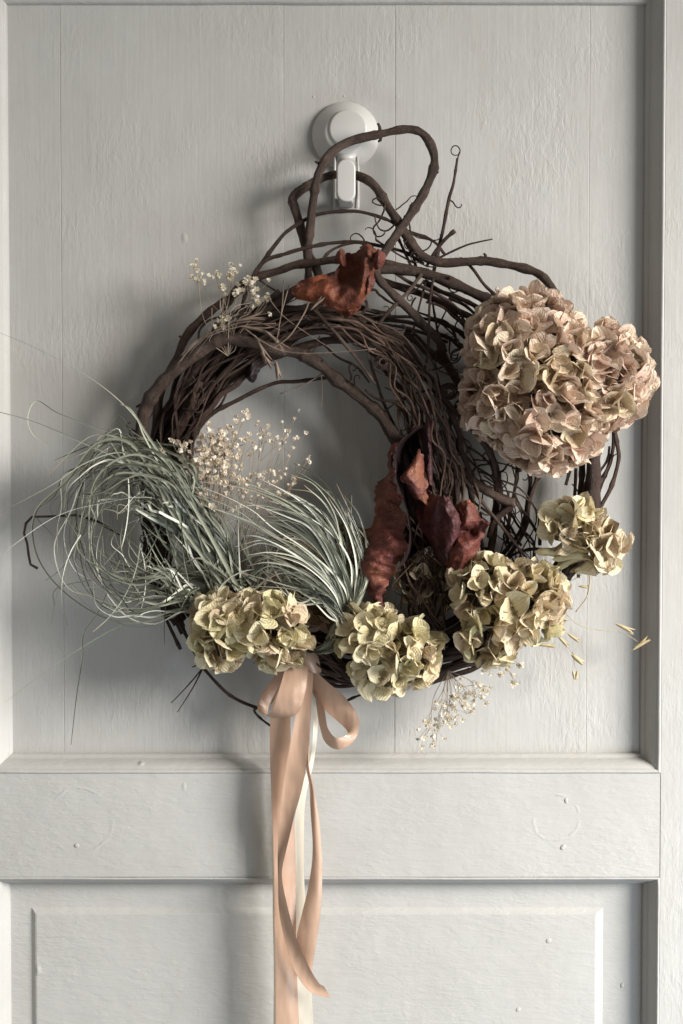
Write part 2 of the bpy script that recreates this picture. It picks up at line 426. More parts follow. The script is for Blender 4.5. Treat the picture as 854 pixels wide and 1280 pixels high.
def pill(cx, cy, hw, hh, d0, th, rad, mat, name, depth_curve=None):
    n = 8; out = []
    for (sx_, sy_, a0) in ((1, 1, 0), (-1, 1, 90), (-1, -1, 180), (1, -1, 270)):
        for k in range(n + 1):
            a = math.radians(a0 + 90 * k / n); out.append((sx_ * (hw - rad) + math.cos(a) * rad, sy_ * (hh - rad) + math.sin(a) * rad))
    c = W(cx, cy, 0); vs = []; fs = []; m = len(out)
    for (q, y) in ((0, 0), (0, th - 2), (.5, th - .8), (1.4, th - .1), (2.4, th)):
        for (x, z) in out:
            f = max(0, 1 - q / max(hw, 1)); g = max(0, 1 - q / hh)
            vs.append(c + Vector((x * f * S, -(d0 + y) * S, z * g * S)))
    for i in range(4):
        for k in range(m): fs.append((i * m + k, i * m + (k + 1) % m, (i + 1) * m + (k + 1) % m, (i + 1) * m + k))
    fs.append(tuple(4 * m + k for k in range(m))); fs.append(tuple(reversed(range(m))))
    return part(name, vs, fs, mat, hook)
pill(433, 228, 16.5, 37, 0.5, 5, 6, M_PLASTIC, 'back_plate')
for sx_ in (-1, 1):
    mb = MB(); mb.tube([W(433 + sx_ * 14, 196, 14), W(433 + sx_ * 14.5, 215, 10), W(433 + sx_ * 14.5, 245, 6), W(433 + sx_ * 12, 260, 5)], [.0011] * 4, 8); mb.part('side_rail', M_PLASTIC, hook)
vs = []; fs = []
for i, (y_, d_, hw) in enumerate([(192, 19, 12), (200, 15, 11.5), (212, 8, 11)]):
    for (sx_, dd) in ((-1, 0), (1, 0), (1, -4), (-1, -4)): vs.append(W(433 + sx_ * hw, y_, d_ + dd))
for i in range(2):
    for k in range(4): fs.append((i * 4 + k, i * 4 + (k + 1) % 4, i * 4 + 4 + (k + 1) % 4, i * 4 + 4 + k))
fs += [(3, 2, 1, 0), (8, 9, 10, 11)]
part('neck', vs, fs, M_PLASTIC, hook)
pill(432.5, 236, 11.5, 25.5, 46, 8, 11, M_PLASTIC, 'hook_tongue')
pill(432.5, 255, 9, 6, 4, 44, 3, M_PLASTIC, 'hook_foot')

# ---------------------------------------------------------------- wreath
wreath = thing('grapevine_wreath', 'round wreath twisted from dark brown vines, hung by its loop on the hook', 'wreath', W(430, 850, 20))
def vine(P, r0, r1=None, mat=None, name='vine', sides=8, n=6, nodes=True, wob=1.0, parent=None):
    """P = (px, py, depth) points"""
    if r1 is None: r1 = r0
    P = [(*p, 45.) if len(p) == 2 else p for p in P]
    Q = spline(P, n); N = len(Q); pts = []; rad = []; L = 0; seed = R.uniform(0, 100); nx = R.uniform(10, 50); prev = None
    for i, q in enumerate(Q):
        if prev: L += math.hypot(q[0] - prev[0], q[1] - prev[1])
        prev = q; f = i / (N - 1)
        k = wob * min(1.5, .35 * (r0 ** .5))
        dx = noise.noise(Vector((L * .03, seed, 0))) * k * 1.6; dy = noise.noise(Vector((L * .03, seed, 9))) * k * 1.6
        r = r0 + (r1 - r0) * f
        r *= 1 + .24 * noise.noise(Vector((L * .06, seed, 3))) + .10 * noise.noise(Vector((L * .25, seed, 8)))
        if nodes:
            dn = abs((L + nx) % 55 - 27) / 3.5
            r *= 1 + (.32 if r0 < 3.5 else .15) * math.exp(-dn * dn)
        pts.append(W(q[0] + dx, q[1] + dy, q[2])); rad.append(RS(r, q[2]))
    mb = MB(); mb.tube(pts, rad, sides); return mb.part(name, mat or M_BARK, parent or wreath)
# loops on the hook
vine([(385, 362, 48), (385, 335, 50), (385, 310, 52), (391, 257, 56), (396, 224, 62), (411, 194, 60), (437, 177, 56), (475, 167, 52), (505, 162, 50), (527, 167, 50), (540, 186, 50), (542, 209, 52), (531, 239, 56), (512, 269, 60), (497, 291, 64), (479, 318, 66), (471, 333, 70), (475, 351, 72), (501, 377, 70), (527, 403, 66), (547, 424, 60), (554, 441, 52)], 5.4, 5.6, M_BARK3, wob=.9)
vine([(409, 400, 38), (398, 343, 40), (385, 317, 44), (376, 284, 44), (368, 256, 42), (367, 247, 42), (377, 237, 41), (396, 225, 38), (415, 219, 30), (432, 217, 27), (449, 220, 32), (467, 231, 42), (482, 254, 50), (497, 276, 56), (512, 299, 58), (527, 319, 60), (550, 328, 62), (580, 327, 64), (610, 327, 68), (640, 332, 72), (671, 341, 78), (687, 355, 84), (697, 376, 90)], 5.6, 5.6, M_BARK3, wob=.9)
vine([(250, 470, 55), (262, 425, 55), (290, 375, 58), (310, 356, 58), (329, 326, 56), (347, 302, 54), (362, 287, 52), (392, 270, 50), (426, 264, 52), (452, 265, 54), (482, 274, 56), (505, 287, 54), (542, 302, 50), (556, 318, 46)], 2.8, 1.8)
vine([(310, 356, 60), (329, 328, 60), (355, 318, 60), (385, 309, 58), (437, 302, 55), (467, 306, 52), (505, 315, 50), (530, 330, 48)], 2.6, 2.0)
vine([(402, 327, 62), (412, 315, 58), (430, 306, 56), (450, 304, 54), (467, 310, 52)], 1.8)
vine([(192, 560, 38), (196, 520, 42), (205, 478, 46), (220, 450, 50), (231, 424, 52), (254, 397, 54), (284, 375, 54), (302, 357, 54), (325, 345, 55), (350, 338, 56), (370, 331, 58), (400, 327, 58), (422, 325, 60), (471, 327, 58), (505, 333, 56), (535, 340, 50)], 5.2, 4.4)
vine([(178, 600, 50), (176, 562, 55), (178, 532, 60), (186, 502, 66), (209, 472, 72), (235, 450, 76), (265, 431, 78), (287, 425, 80), (310, 427, 80), (340, 436, 76), (370, 440, 72), (383, 445, 70), (402, 459, 68), (418, 471, 66), (437, 485, 66), (458, 504, 68), (475, 518, 70), (486, 535, 72), (497, 556, 72), (512, 600, 66), (520, 650, 60)], 8.2, 7.6, M_BARK3, wob=1.0)
vine([(215, 575, 40), (225, 510, 46), (250, 455, 52), (290, 412, 56), (325, 392, 58), (347, 377, 60), (375, 362, 62), (400, 352, 62), (440, 340, 60), (475, 337, 60), (509, 338, 62), (539, 344, 64), (572, 357, 68), (602, 370, 74), (632, 385, 80)], 7.4, 6.4, M_BARK3, wob=1.0)
vine([(225, 560, 30), (239, 528, 34), (265, 502, 38), (287, 476, 42), (310, 457, 46), (330, 449, 46), (385, 432, 46), (422, 425, 48), (460, 425, 50)], 6.6, 5.0)
vine([(235, 555, 32), (261, 521, 34), (299, 499, 36), (340, 480, 38), (370, 477, 42), (411, 472, 50)], 2.8, 2.2)
vine([(505, 417, 40), (518, 424, 40), (532, 437, 44), (548, 447, 46), (558, 452, 46)], 7, 5, M_BARK, wob=2)
vine([(548, 436, 46), (566, 465, 44), (578, 487, 44), (589, 503, 44), (600, 537, 46), (609, 557, 48), (618, 581, 50), (622, 605, 50), (621, 630, 48), (618, 654, 46), (612, 700, 44), (600, 750, 42)], 5.2, 4.6)
vine([(589, 491, 60), (580, 500, 56), (572, 508, 52), (565, 528, 48)], 5.2, 4.4)
vine([(570, 585, 62), (584, 594, 66), (603, 610, 70), (627, 624, 74), (643, 628, 76)], 5.2, 5.4, M_BARK2)
vine([(642, 630, 66), (630, 640, 62), (618, 652, 58), (612, 672, 50)], 4.2, 3.6)
vine([(470, 345, 48), (479, 351, 48), (505, 360, 50), (539, 372, 54), (569, 387, 60), (602, 403, 66), (620, 410, 70)], 4.6, 4.0)
vine([(530, 352, 50), (550, 364, 50), (580, 375, 54), (610, 392, 60)], 3.2, 2.8)
vine([(440, 392, 40), (475, 396, 40), (508, 396, 40), (536, 399, 42), (557, 404, 44), (574, 413, 46), (605, 432, 50)], 2.0, 2.2)
vine([(440, 398, 36), (480, 399, 36), (515, 404, 36), (536, 414, 38), (557, 421, 40), (574, 430, 42), (595, 445, 44)], 2.8, 2.2)
vine([(450, 404, 50), (480, 406, 48), (503, 409, 46), (531, 417, 44), (560, 428, 40)], 2.0)
vine([(540, 398, 50), (557, 402, 50), (567, 415, 48), (573, 432, 46), (587, 442, 46)], 1.8)
vine([(740, 540, 50), (742, 580, 50), (740, 625, 48), (728, 665, 44)], 9.5, 8.5, M_BARK, wob=.5)
vine([(728, 560, 36), (727, 600, 36), (722, 650, 34)], 4.0)
vine([(768, 540, 30), (766, 560, 30), (762, 580, 32), (753, 601, 34), (746, 622, 36), (738, 645, 36)], 2.6)
vine([(769, 540, 40), (772, 558, 40), (773, 575, 40), (765, 607, 42), (753, 630, 44), (742, 650, 44)], 2.6)
vine([(762, 558, 30), (759, 575, 32), (750, 590, 36), (752, 600, 38), (744, 612, 40)], 1.6)
vine([(720, 585, 26), (719, 610, 26), (717, 640, 28)], 2.2)
vine([(712, 588, 40), (707, 606, 40)], 2.0)
vine([(648, 545, 30), (647, 564, 30), (645, 601, 30), (638, 640, 30), (634, 680, 30)], 2.2)
vine([(661, 550, 34), (662, 570, 34), (663, 601, 34), (660, 628, 34), (653, 659, 34), (628, 694, 36)], 2.4, 2.8)
vine([(671, 560, 38), (671, 583, 38), (671, 598, 38), (662, 625, 38), (656, 662, 38), (634, 697, 38)], 2.4, 3.0)
vine([(682, 590, 42), (676, 596, 40), (670, 602, 38)], 1.8)
vine([(643, 617, 54), (650, 634, 52), (659, 647, 50), (668, 660, 48), (674, 671, 46), (675, 682, 46)], 2.0)
vine([(636, 616, 56), (630, 640, 54), (640, 662, 52), (652, 682, 50)], 1.6)
vine([(700, 690, 40), (670, 686, 42), (645, 692, 44), (634, 700, 44)], 2.0)
vine([(717, 676, 40), (723, 700, 36), (723, 722, 34)], 2.0, 2.4)
vine([(530, 470, 72), (542, 483, 72), (572, 517, 72), (594, 541, 72), (608, 562, 70), (617, 580, 68), (620, 600, 66)], 3.0, 2.4, M_BARK2)
vine([(560, 575, 80), (580, 598, 78), (613, 640, 78), (640, 674, 76), (662, 703, 74)], 2.0, 1.6, M_BARK2)
for P_ in ([(474, 168, 52), (475, 160, 56), (472, 154, 58)], [(474, 166, 52), (476, 174, 50), (473, 177, 48)], [(367, 248, 42), (361, 252, 44), (363, 258, 46)], [(606, 328, 68), (607, 320, 70), (605, 317, 72)],
           [(543, 212, 52), (548, 216, 54)], [(500, 284, 60), (507, 282, 64)], [(400, 205, 60), (394, 202, 64)], [(231, 424, 54), (224, 420, 58)], [(402, 459, 70), (404, 450, 76)], [(300, 428, 80), (305, 420, 86)], [(560, 352, 70), (563, 345, 76)]):
    vine(P_, 2.4, 1.5, M_BARK3, 'spur', 6, 4, False, .2)
# lower left sticks
vine([(200, 740, 40), (216, 767, 42), (232, 793, 44), (252, 831, 44), (278, 861, 44), (298, 875, 46), (322, 885, 46)], 2.0, 2.2, wob=.5)
vine([(322, 884, 46), (318, 888, 46), (324, 896, 46), (338, 907, 48)], 1.8, 1.4)
vine([(200, 752, 36), (207, 772, 38), (226, 812, 40)], 2.2, 2.0, wob=.3)
vine([(222, 750, 50), (229, 760, 50), (248, 784, 50)], 2.2, wob=.3)
vine([(253, 836, 44), (236, 856, 44), (214, 879, 44)], 1.1, .6, n=3, sides=5, nodes=False)
vine([(253, 836, 44), (240, 862, 46), (222, 890, 46)], 1.1, .6, n=3, sides=5, nodes=False)
vine([(253, 828, 44), (245, 832, 46), (240, 834, 46)], .8, n=3, sides=5, nodes=False)
vine([(150, 668, 40), (118, 650, 50), (95, 644, 54), (69, 645, 56), (48, 646, 56), (41, 646, 56), (33, 654, 56), (30, 667, 56), (34, 680, 56), (36, 694, 56), (38, 706, 56), (47, 711, 56)], 1.5, 1.6, wob=1.8, n=1, sides=6)
vine([(186, 497, 60), (180, 503, 62), (170, 509, 64)], 2.2, 1.5)
vine([(430, 878, 60), (442, 872, 70), (453, 868, 74)], 1.6, 1.3)
# sticks and thin shoots at the top right of the ring
vine([(572, 198, 70), (569, 216, 70), (566, 232, 68), (561, 250, 66), (554, 287, 62), (546, 320, 58), (540, 350, 52)], 1.6, 2.4, M_BARK)
vine([(616, 299, 70), (597, 303, 68), (580, 308, 66), (546, 324, 60)], .8, 1.6, sides=5, nodes=False)
vine([(569, 288, 68), (556, 299, 66), (543, 316, 62), (533, 334, 58)], 2.4, 1.8)
vine([(542, 348, 74), (539, 362, 76), (537, 385, 78), (535, 439, 78), (531, 462, 78), (527, 480, 76)], 1.4, 1.8)
vine([(532, 352, 60), (526, 376, 60), (515, 418, 58)], 1.3)
vine([(538, 352, 50), (541, 380, 52), (548, 420, 54)], 1.5)
vine([(527, 343, 68), (512, 362, 70), (494, 381, 72), (478, 399, 66), (470, 410, 60)], 2.2, 2.4, M_BARK2)
vine([(575, 322, 56), (590, 335, 58), (604, 354, 60), (616, 366, 66), (628, 379, 70)], 1.8, 2.2)
vine([(497, 296, 50), (508, 320, 52), (519, 345, 54)], 1.9, 1.6)
vine([(505, 300, 50), (518, 325, 50), (522, 350, 48)], 1.9)
vine([(470, 300, 60), (498, 318, 56), (520, 330, 50)], 1.2)
vine([(475, 370, 44), (466, 362, 42), (440, 372, 40)], 1.6)
vine([(565, 374, 50), (552, 400, 52), (545, 415, 52)], 1.0)
vine([(608, 405, 60), (597, 410, 60), (585, 416, 58), (580, 409, 58), (580, 400, 56)], 1.5, 1.1)
vine([(456, 372, 66), (459, 382, 68), (452, 392, 70), (444, 396, 70)], 1.8)
vine([(300, 420, 60), (315, 402, 62), (330, 380, 66), (349, 363, 70)], 1.6, 2.6)
vine([(325, 350, 60), (336, 358, 60), (352, 368, 58)], 1.3)
vine([(302, 400, 60), (304, 380, 60), (309, 360, 62)], 2.0, 2.8)
vine([(280, 385, 56), (278, 395, 58), (262, 400, 60), (250, 412, 60), (248, 425, 62)], 1.5)
vine([(387, 380, 84), (402, 396, 86), (425, 424, 88), (450, 454, 88), (470, 480, 86)], 2.6, 1.5, M_BARK2)
vine([(400, 425, 50), (420, 445, 54), (445, 458, 58), (462, 478, 62)], 1.6, 1.4)
vine([(462, 450, 60), (472, 480, 62), (480, 505, 60), (500, 545, 56)], 1.8)
vine([(475, 455, 50), (495, 485, 50), (507, 515, 48), (512, 545, 46)], 2.0)
vine([(490, 450, 52), (506, 480, 52), (515, 510, 50), (514, 540, 48)], 1.6)
vine([(432, 487, 76), (444, 498, 78), (455, 505, 76)], 1.3)
vine([(456, 487, 76), (472, 499, 76), (500, 501, 74), (520, 492, 72), (540, 486, 70)], 1.4)
vine([(480, 515, 74), (495, 503, 74), (515, 492, 72)], 1.1)

def bundle(Cn, n, r0, r1, mat, seed, twist=1.2, span=(.5, 1.0), freq=1.0):
    """strands wandering inside a tube; Cn = (px, py, depth, spread across, spread in depth)"""
    rr = random.Random(seed); Q = spline(Cn, 8); N = len(Q)
    for s in range(n):
        L = rr.uniform(*span); a = rr.uniform(0, 1 - L); b = a + L
        i0, i1 = int(a * (N - 1)), int(b * (N - 1)); ph = rr.uniform(0, 6.28); q = math.sqrt(rr.uniform(.02, 1)); tw = rr.uniform(-twist, twist)
        sd = rr.uniform(0, 99); P = []
        for i in range(i0, i1 + 1, 3):
            x, y, d, sp, sdp = Q[i]
            x2, y2 = Q[min(i + 1, N - 1)][:2]; x1, y1 = Q[max(i - 1, 0)][:2]
            tx, ty = x2 - x1, y2 - y1; l = math.hypot(tx, ty) or 1; nx_, ny_ = -ty / l, tx / l
            f = i / N; an = ph + tw * f * 6.28
            qq = q + .45 * noise.noise(Vector((f * 7 * freq, sd, 0)))
            o = math.cos(an) * sp * qq + noise.noise(Vector((f * 16 * freq, sd, 5))) * sp * .34; dd = math.sin(an) * sdp * qq
            P.append((x + nx_ * o, y + ny_ * o, d + dd))
        if len(P) < 3: continue
        r = rr.uniform(r0, r1) if rr.random() < .7 else r0
        vine(P, r, r * rr.uniform(.6, .95), mat, n=3, sides=6 if r < 3 else 8, wob=1.4)
# dark mass of vines on the left and over the top
LEFT = [(232, 790, 40, 14, 18), (206, 740, 38, 14, 18), (196, 680, 36, 16, 20), (200, 620, 36, 20, 22), (214, 560, 38, 26, 24), (238, 505, 42, 28, 26), (275, 455, 46, 28, 26), (325, 420, 48, 30, 26), (385, 398, 50, 24, 24), (440, 398, 50, 22, 22), (485, 415, 50, 24, 22)]
bundle(LEFT, 27, 2.3, 5.4, M_BARK, 11, .8, (.35, .8))
bundle(LEFT, 22, 1.3, 2.8, M_BARK, 12, 1.6, (.4, .9), 1.6)
# light brown thin shoots over the top and down the right
RIGHT = [(330, 412, 60, 20, 16), (385, 396, 66, 18, 18), (440, 404, 70, 20, 20), (490, 436, 72, 26, 22), (524, 484, 72, 32, 24), (546, 540, 70, 30, 24), (562, 590, 68, 26, 22), (568, 630, 66, 28, 20), (566, 690, 60, 30, 20), (545, 750, 54, 30, 20), (520, 805, 46, 30, 18)]
bundle(RIGHT, 34, .9, 2.3, M_SHOOT, 21, 1.1, (.25, .75), 2.4)
bundle(RIGHT, 5, 2.4, 3.6, M_BARK, 22, .7, (.4, .8), 1.0)
# lower ring
LOW = [(742, 560, 40, 8, 12), (738, 625, 42, 10, 14), (722, 680, 44, 15, 16), (690, 735, 44, 16, 18), (648, 785, 42, 18, 20), (590, 818, 42, 18, 20), (520, 838, 42, 18, 20), (450, 842, 42, 18, 20), (390, 832, 42, 18, 20), (330, 808, 42, 18, 20), (270, 785, 42, 16, 18), (222, 745, 42, 12, 16)]
bundle(LOW, 26, 2.2, 5.2, M_BARK, 31, 1.2, (.35, .8))
bundle([(600, 640, 30, 14, 14), (606, 710, 32, 18, 16), (575, 775, 34, 22, 18), (505, 805, 36, 20, 18), (420, 805, 36, 20, 18), (340, 780, 36, 20, 18), (255, 745, 36, 18, 16)], 16, 2, 4.2, M_BARK, 32, 1.2, (.35, .8))
bundle([(470, 350, 50, 22, 16), (520, 372, 50, 26, 18), (570, 400, 50, 26, 18), (610, 440, 48, 22, 16), (640, 500, 44, 20, 16), (650, 560, 40, 22, 16), (655, 620, 36, 20, 12), (640, 690, 34, 18, 12)], 12, 1.2, 2.6, M_BARK, 33, 1.0, (.3, .6))
bundle([(520, 640, 50, 16, 12), (535, 700, 46, 26, 14), (530, 760, 44, 30, 16), (510, 815, 42, 26, 14)], 20, 1.3, 2.4, M_BARK2, 34, 1.4, (.5, .95), 1.6)
bundle([(360, 800, 70, 10, 10), (400, 822, 76, 14, 12), (440, 845, 74, 16, 10), (500, 850, 60, 16, 10)], 14, 1.2, 2.4, M_BARK2, 35, 1.0, (.5, .95))

bundle([(x, y, d, sp * 1.5, sd * 1.2) for x, y, d, sp, sd in RIGHT], 26, .8, 1.4, M_SHOOT, 41, .5, (.2, .5), 2.2)
bundle([(x, y, d, sp * 1.3, sd) for x, y, d, sp, sd in LEFT], 12, .8, 1.5, M_BARK2, 42, .9, (.25, .6), 2.0)
bundle([(575, 570, 60, 20, 10), (620, 610, 56, 34, 14), (640, 660, 50, 36, 14), (655, 720, 44, 26, 12)], 14, .9, 1.8, M_BARK, 43, 1.0, (.5, .95), 3.0)
bundle([(500, 640, 60, 10, 10), (520, 700, 66, 30, 16), (528, 750, 70, 34, 18), (540, 810, 60, 22, 12)], 20, .9, 2.0, M_SHOOT, 44, 1.4, (.5, .95), 2.4)
def tendril(x, y, d, ang, length, curl, r=1.1, seed=0, mat=None):
    """a shoot that winds up tighter towards its tip"""
    rr = random.Random(seed); P = [(x, y, d)]; a = ang; st = 2.2; n = int(length / st); sg = rr.choice((-1, 1))
    for i in range(n):
        f = i / n
        a += sg * (curl * (f ** 2.2) * .42 + rr.uniform(-.22, .22) + .14 * math.sin(i * .35 + seed))
        x += math.cos(a) * st; y += math.sin(a) * st; d += math.sin(i * .5 + seed) * 1.1 + rr.uniform(-.3, .3)
        P.append((x, y, d))
    vine(P, r, r * .55, mat or M_BARK, 'tendril', 5, 1, False, .3)
T = [(569, 212, 70, -1.2, 60, 1.6), (560, 250, 66, 0, 26, 2), (475, 167, 54, -1.9, 14, 1), (482, 254, 52, 3.6, 22, 1.5), (482, 256, 52, 2.8, 18, 1), (482, 254, 54, 1.8, 60, 1.2), (495, 262, 58, -.6, 50, 1.3),
     (505, 270, 58, .5, 70, .9), (497, 276, 62, 2.2, 48, 1), (540, 300, 60, 2, 60, 1.5), (548, 330, 62, 2.4, 60, 1.4), (538, 345, 66, .8, 60, 1.6), (530, 350, 66, 1.9, 48, 1.8), (560, 366, 66, .2, 40, 2.0), (520, 372, 60, 2.4, 34, 2),
     (545, 440, 70, 1.2, 60, 1.2), (536, 462, 74, .3, 84, 1.9), (572, 490, 66, .2, 58, 1.0), (560, 500, 74, -.4, 60, 2.2), (470, 452, 84, .4, 50, 2.2), (437, 478, 74, -1.2, 40, 1.9), (444, 482, 74, -1.9, 22, 2.4), (515, 510, 66, 1.2, 40, 1),
     (540, 560, 76, 1.0, 60, .9), (568, 530, 66, .8, 60, 1), (590, 590, 60, -.7, 60, 1.8), (600, 600, 60, -.2, 66, 1.5), (625, 590, 56, -.4, 60, 1.2), (640, 585, 56, 0, 60, 1), (620, 610, 60, 1.8, 60, 1.3), (586, 600, 66, 1, 60, 1.7), (600, 640, 62, .2, 40, 2),
     (240, 470, 70, .8, 50, 2.2), (250, 490, 70, -.2, 44, 2.4), (238, 500, 68, 1.6, 50, 2.2), (228, 510, 66, .4, 40, 2.2), (245, 480, 72, 2, 50, 2), (180, 545, 60, 3.4, 34, 2.2), (172, 555, 60, -2.2, 26, 2.2),
     (200, 640, 56, 1.2, 60, 2), (195, 660, 54, .4, 60, 2), (205, 680, 56, 2.6, 50, 2), (195, 690, 60, .8, 60, 2.2), (210, 700, 56, 2, 50, 2), (190, 705, 56, -1, 46, 2.2), (200, 720, 56, .2, 40, 2), (205, 650, 58, 2.2, 50, 2),
     (690, 730, 50, -.4, 34, 2), (700, 715, 50, .6, 40, 2), (610, 700, 60, 1.5, 50, 1.6), (556, 700, 76, 1.4, 70, 1.6), (530, 720, 80, .6, 70, 1.4), (545, 690, 80, 2, 60, 1.4), (575, 730, 90, 1.4, 60, 1.5),
     (455, 395, 84, .2, 44, 2), (475, 410, 86, .6, 44, 2), (500, 425, 88, 1.0, 50, 1.8), (380, 395, 84, .9, 44, 1.8), (400, 420, 80, 2.2, 40, 2.0), (340, 420, 80, .3, 44, 2), (520, 455, 84, 1.2, 50, 1.7), (553, 520, 84, 1.4, 60, 1.2),
     (575, 395, 56, 2.0, 50, 1.6), (590, 430, 50, 2.6, 50, 1.6), (560, 420, 56, .8, 50, 1.4), (300, 395, 66, -1.5, 26, 2.2), (450, 310, 60, -.8, 40, 2), (470, 300, 62, -1.6, 28, 2.4), (755, 596, 40, -1.4, 40, 1.4), (715, 605, 40, .9, 30, 1.3)]
for i, t in enumerate(T): tendril(*t, r=R.uniform(1.0, 1.5), seed=i + 3)
# coil on the right of the ring
P = []
for i in range(70):
    a = i * .28; rr_ = 3 + i * .16; P.append((561 + math.cos(a) * rr_, 490 + math.sin(a) * rr_ * .8, 88 - i * .25))
vine(P, 1.5, 1.5, M_BARK2, 'tendril', 6, 1, False, .2)
P = []
for i in range(60):
    a = i * .3; rr_ = 4 + i * .11; P.append((479 + math.cos(a) * rr_, 453 + math.sin(a) * rr_ * .9, 98 - i * .25))
vine(P, 1.5, 1.5, M_BARK2, 'tendril', 6, 1, False, .2)

# ---------------------------------------------------------------- straw and seed heads caught in the ring
straw = thing('dried_grass_sprig', 'grey brown dried grass with drooping seed heads at the upper left of the ring', 'dried grass', W(345, 440, 88))
for P, r in [([(222, 455, 84), (250, 425, 88), (300, 408, 92), (345, 404, 92)], 1.2), ([(225, 445, 84), (255, 420, 90), (310, 402, 92), (350, 412, 94)], 1.0),
             ([(305, 410, 96), (330, 428, 100), (360, 440, 98), (410, 441, 96), (470, 436, 92)], .9), ([(355, 350, 96), (352, 390, 98), (345, 430, 98)], .8), ([(362, 355, 96), (350, 400, 98), (348, 420, 98)], .9),
             ([(335, 372, 94), (360, 400, 98), (420, 440, 94)], .8), ([(386, 378, 98), (380, 392, 100), (362, 420, 100), (340, 436, 98)], 1.3), ([(402, 470, 74), (403, 490, 76), (402, 512, 76)], .6),
             ([(290, 395, 90), (262, 420, 90), (240, 450, 86)], .7), ([(265, 385, 86), (262, 410, 88), (235, 445, 84)], .7), ([(410, 462, 60), (385, 478, 62), (350, 492, 60)], .9)]:
    vine(P, r, r * .6, M_STRAWD, 'stalk', 5, 6, False, .6, straw)
def spikelet(parent, px, py, d, ang, ln, wd, mat, name='spikelet', bend=.15):
    mb = MB()
    for (off, z0) in ((-.05, 2), (.05, 0), (0, 3)):
        rows = []
        for i in range(8):
            f = i / 7; hw = wd * .5 * math.sin(math.pi * (f ** .75)) ** .8 + .15
            a = ang + off + bend * (f - .5) * (1 if off >= 0 else -1) * 3
            cx, cy = px + math.cos(a) * ln * f, py + math.sin(a) * ln * f
            nx_, ny_ = -math.sin(a), math.cos(a)
            rows.append([W(cx + nx_ * hw * u, cy + ny_ * hw * u, d + z0 + (1 - u * u) * hw * .7) for u in (-1, -.5, 0, .5, 1)])
        mb.grid(rows)
    return mb.part(name, mat, parent)
for a in [(300, 408, 92, .15, 44, 4), (318, 418, 94, 1.1, 40, 5), (326, 440, 94, .9, 26, 4), (344, 450, 94, 1.35, 26, 6), (292, 402, 90, -.2, 40, 4), (388, 388, 100, -.8, 28, 3.5), (330, 412, 94, .75, 42, 4)]:
    spikelet(straw, *a[:5], a[5] * .7, M_STRAWD, 'seed_head', .06)

# ---------------------------------------------------------------- patches for leaves and ribbon
def patch(rows, nu, nv, wr=0.0, fr=.05, seed=0., an=(1, 1)):
    """rows of (px, py, depth) control points -> smooth grid of world points with creases"""
    H = [spline(r, nu) for r in rows]; m = len(H[0]); cols = []
    for j in range(m): cols.append(spline([h[j] for h in H], nv))
    out = []
    for i in range(len(cols[0])):
        row = []
        for j in range(m):
            x, y, d = cols[j][i]
            if wr:
                ed = min(1, .5 + 2.2 * min(j / (m - 1), 1 - j / (m - 1)))
                q = Vector((x * fr * an[0], y * fr * an[1], seed))
                nz = .7 * noise.noise(q) + .9 * (1 - 2.4 * abs(noise.noise(q * 1.6))) - .5 + .2 * (1 - 2.4 * abs(noise.noise(q * 3.3 + Vector((3, 1, 2))))) - .1 + .06 * noise.noise(q * 7)
                d += wr * nz; x += wr * .35 * noise.noise(q * 1.7 + Vector((7, 0, 0))) / ed; y += wr * .35 * noise.noise(q * 1.7 + Vector((0, 9, 0))) / ed
            if wr > 1 and (j in (0, m - 1) or i in (0, len(cols[0]) - 1)):
                q = Vector((x * .22, y * .22, seed + 3)); x += 2.6 * noise.noise(q); y += 2.6 * noise.noise(q + Vector((5, 5, 5))); d += 4 * noise.noise(q * .6)
            row.append(W(x, y, d))
        out.append(row)
    return out
def leaf_part(parent, name, rows, mat, nu=6, nv=6, wr=3, fr=.05, seed=0., an=(1, 1), vein=None):
    wr *= .72; fr *= .72
    mb = MB(); mb.grid(patch(rows, nu, nv, wr, fr, seed, an)); o = mb.part(name, mat, parent)
    return o
lf = thing('dried_leaf', 'large crumpled maroon dried leaf hanging in the right of the ring opening', 'dried leaf', W(490, 758, 100))
LR = [
    [(513, 537, 98), (517, 534, 104), (523, 532, 106), (529, 533, 104), (534, 537, 104)],
    [(486, 563, 95), (488, 560, 108), (496, 558, 116), (514, 556, 70), (536, 562, 116)],
    [(485, 590, 95), (488, 589, 114), (494, 590, 124), (512, 592, 56), (536, 595, 116)],
    [(470, 609, 90), (483, 612, 114), (500, 618, 134), (512, 620, 48), (546, 628, 96)],
    [(467, 650, 90), (484, 648, 116), (509, 645, 138), (518, 650, 46), (550, 656, 88)],
    [(448, 679, 95), (474, 682, 120), (510, 686, 134), (520, 682, 60), (548, 676, 84)],
    [(442, 705, 98), (463, 711, 118), (496, 712, 122), (508, 702, 90), (524, 688, 92)],
    [(455, 730, 96), (467, 735, 112), (484, 736, 114), (494, 730, 104), (504, 708, 98)],
    [(468, 753, 96), (473, 757, 102), (481, 759, 106), (488, 760, 104), (494, 762, 100)]]
def finer(a, b): return tuple((x + y) / 2 for x, y in zip(a, b))
FR = []
for i, r in enumerate(LR):
    FR.append([r[0], r[1], r[2]])
    if i + 1 < len(LR):
        q = LR[i + 1]; k = (1, -1)[i % 2]
        FR.append([finer(r[0], q[0]), finer(r[1], q[1]), tuple(a + b for a, b in zip(finer(r[2], q[2]), (-4, 0, -13)))])
leaf_part(lf, 'blade', FR, M_RED, 14, 7, 6.4, .052, 3., (.7, 1.9))
leaf_part(lf, 'shaded_underside', [[r[2], r[3], r[4]] for r in LR[:7]], M_DARK_SHADE, 12, 8, 2, .05, 5., (1, 1))  # inner half of the leaf, shade of the hollow painted into its colour
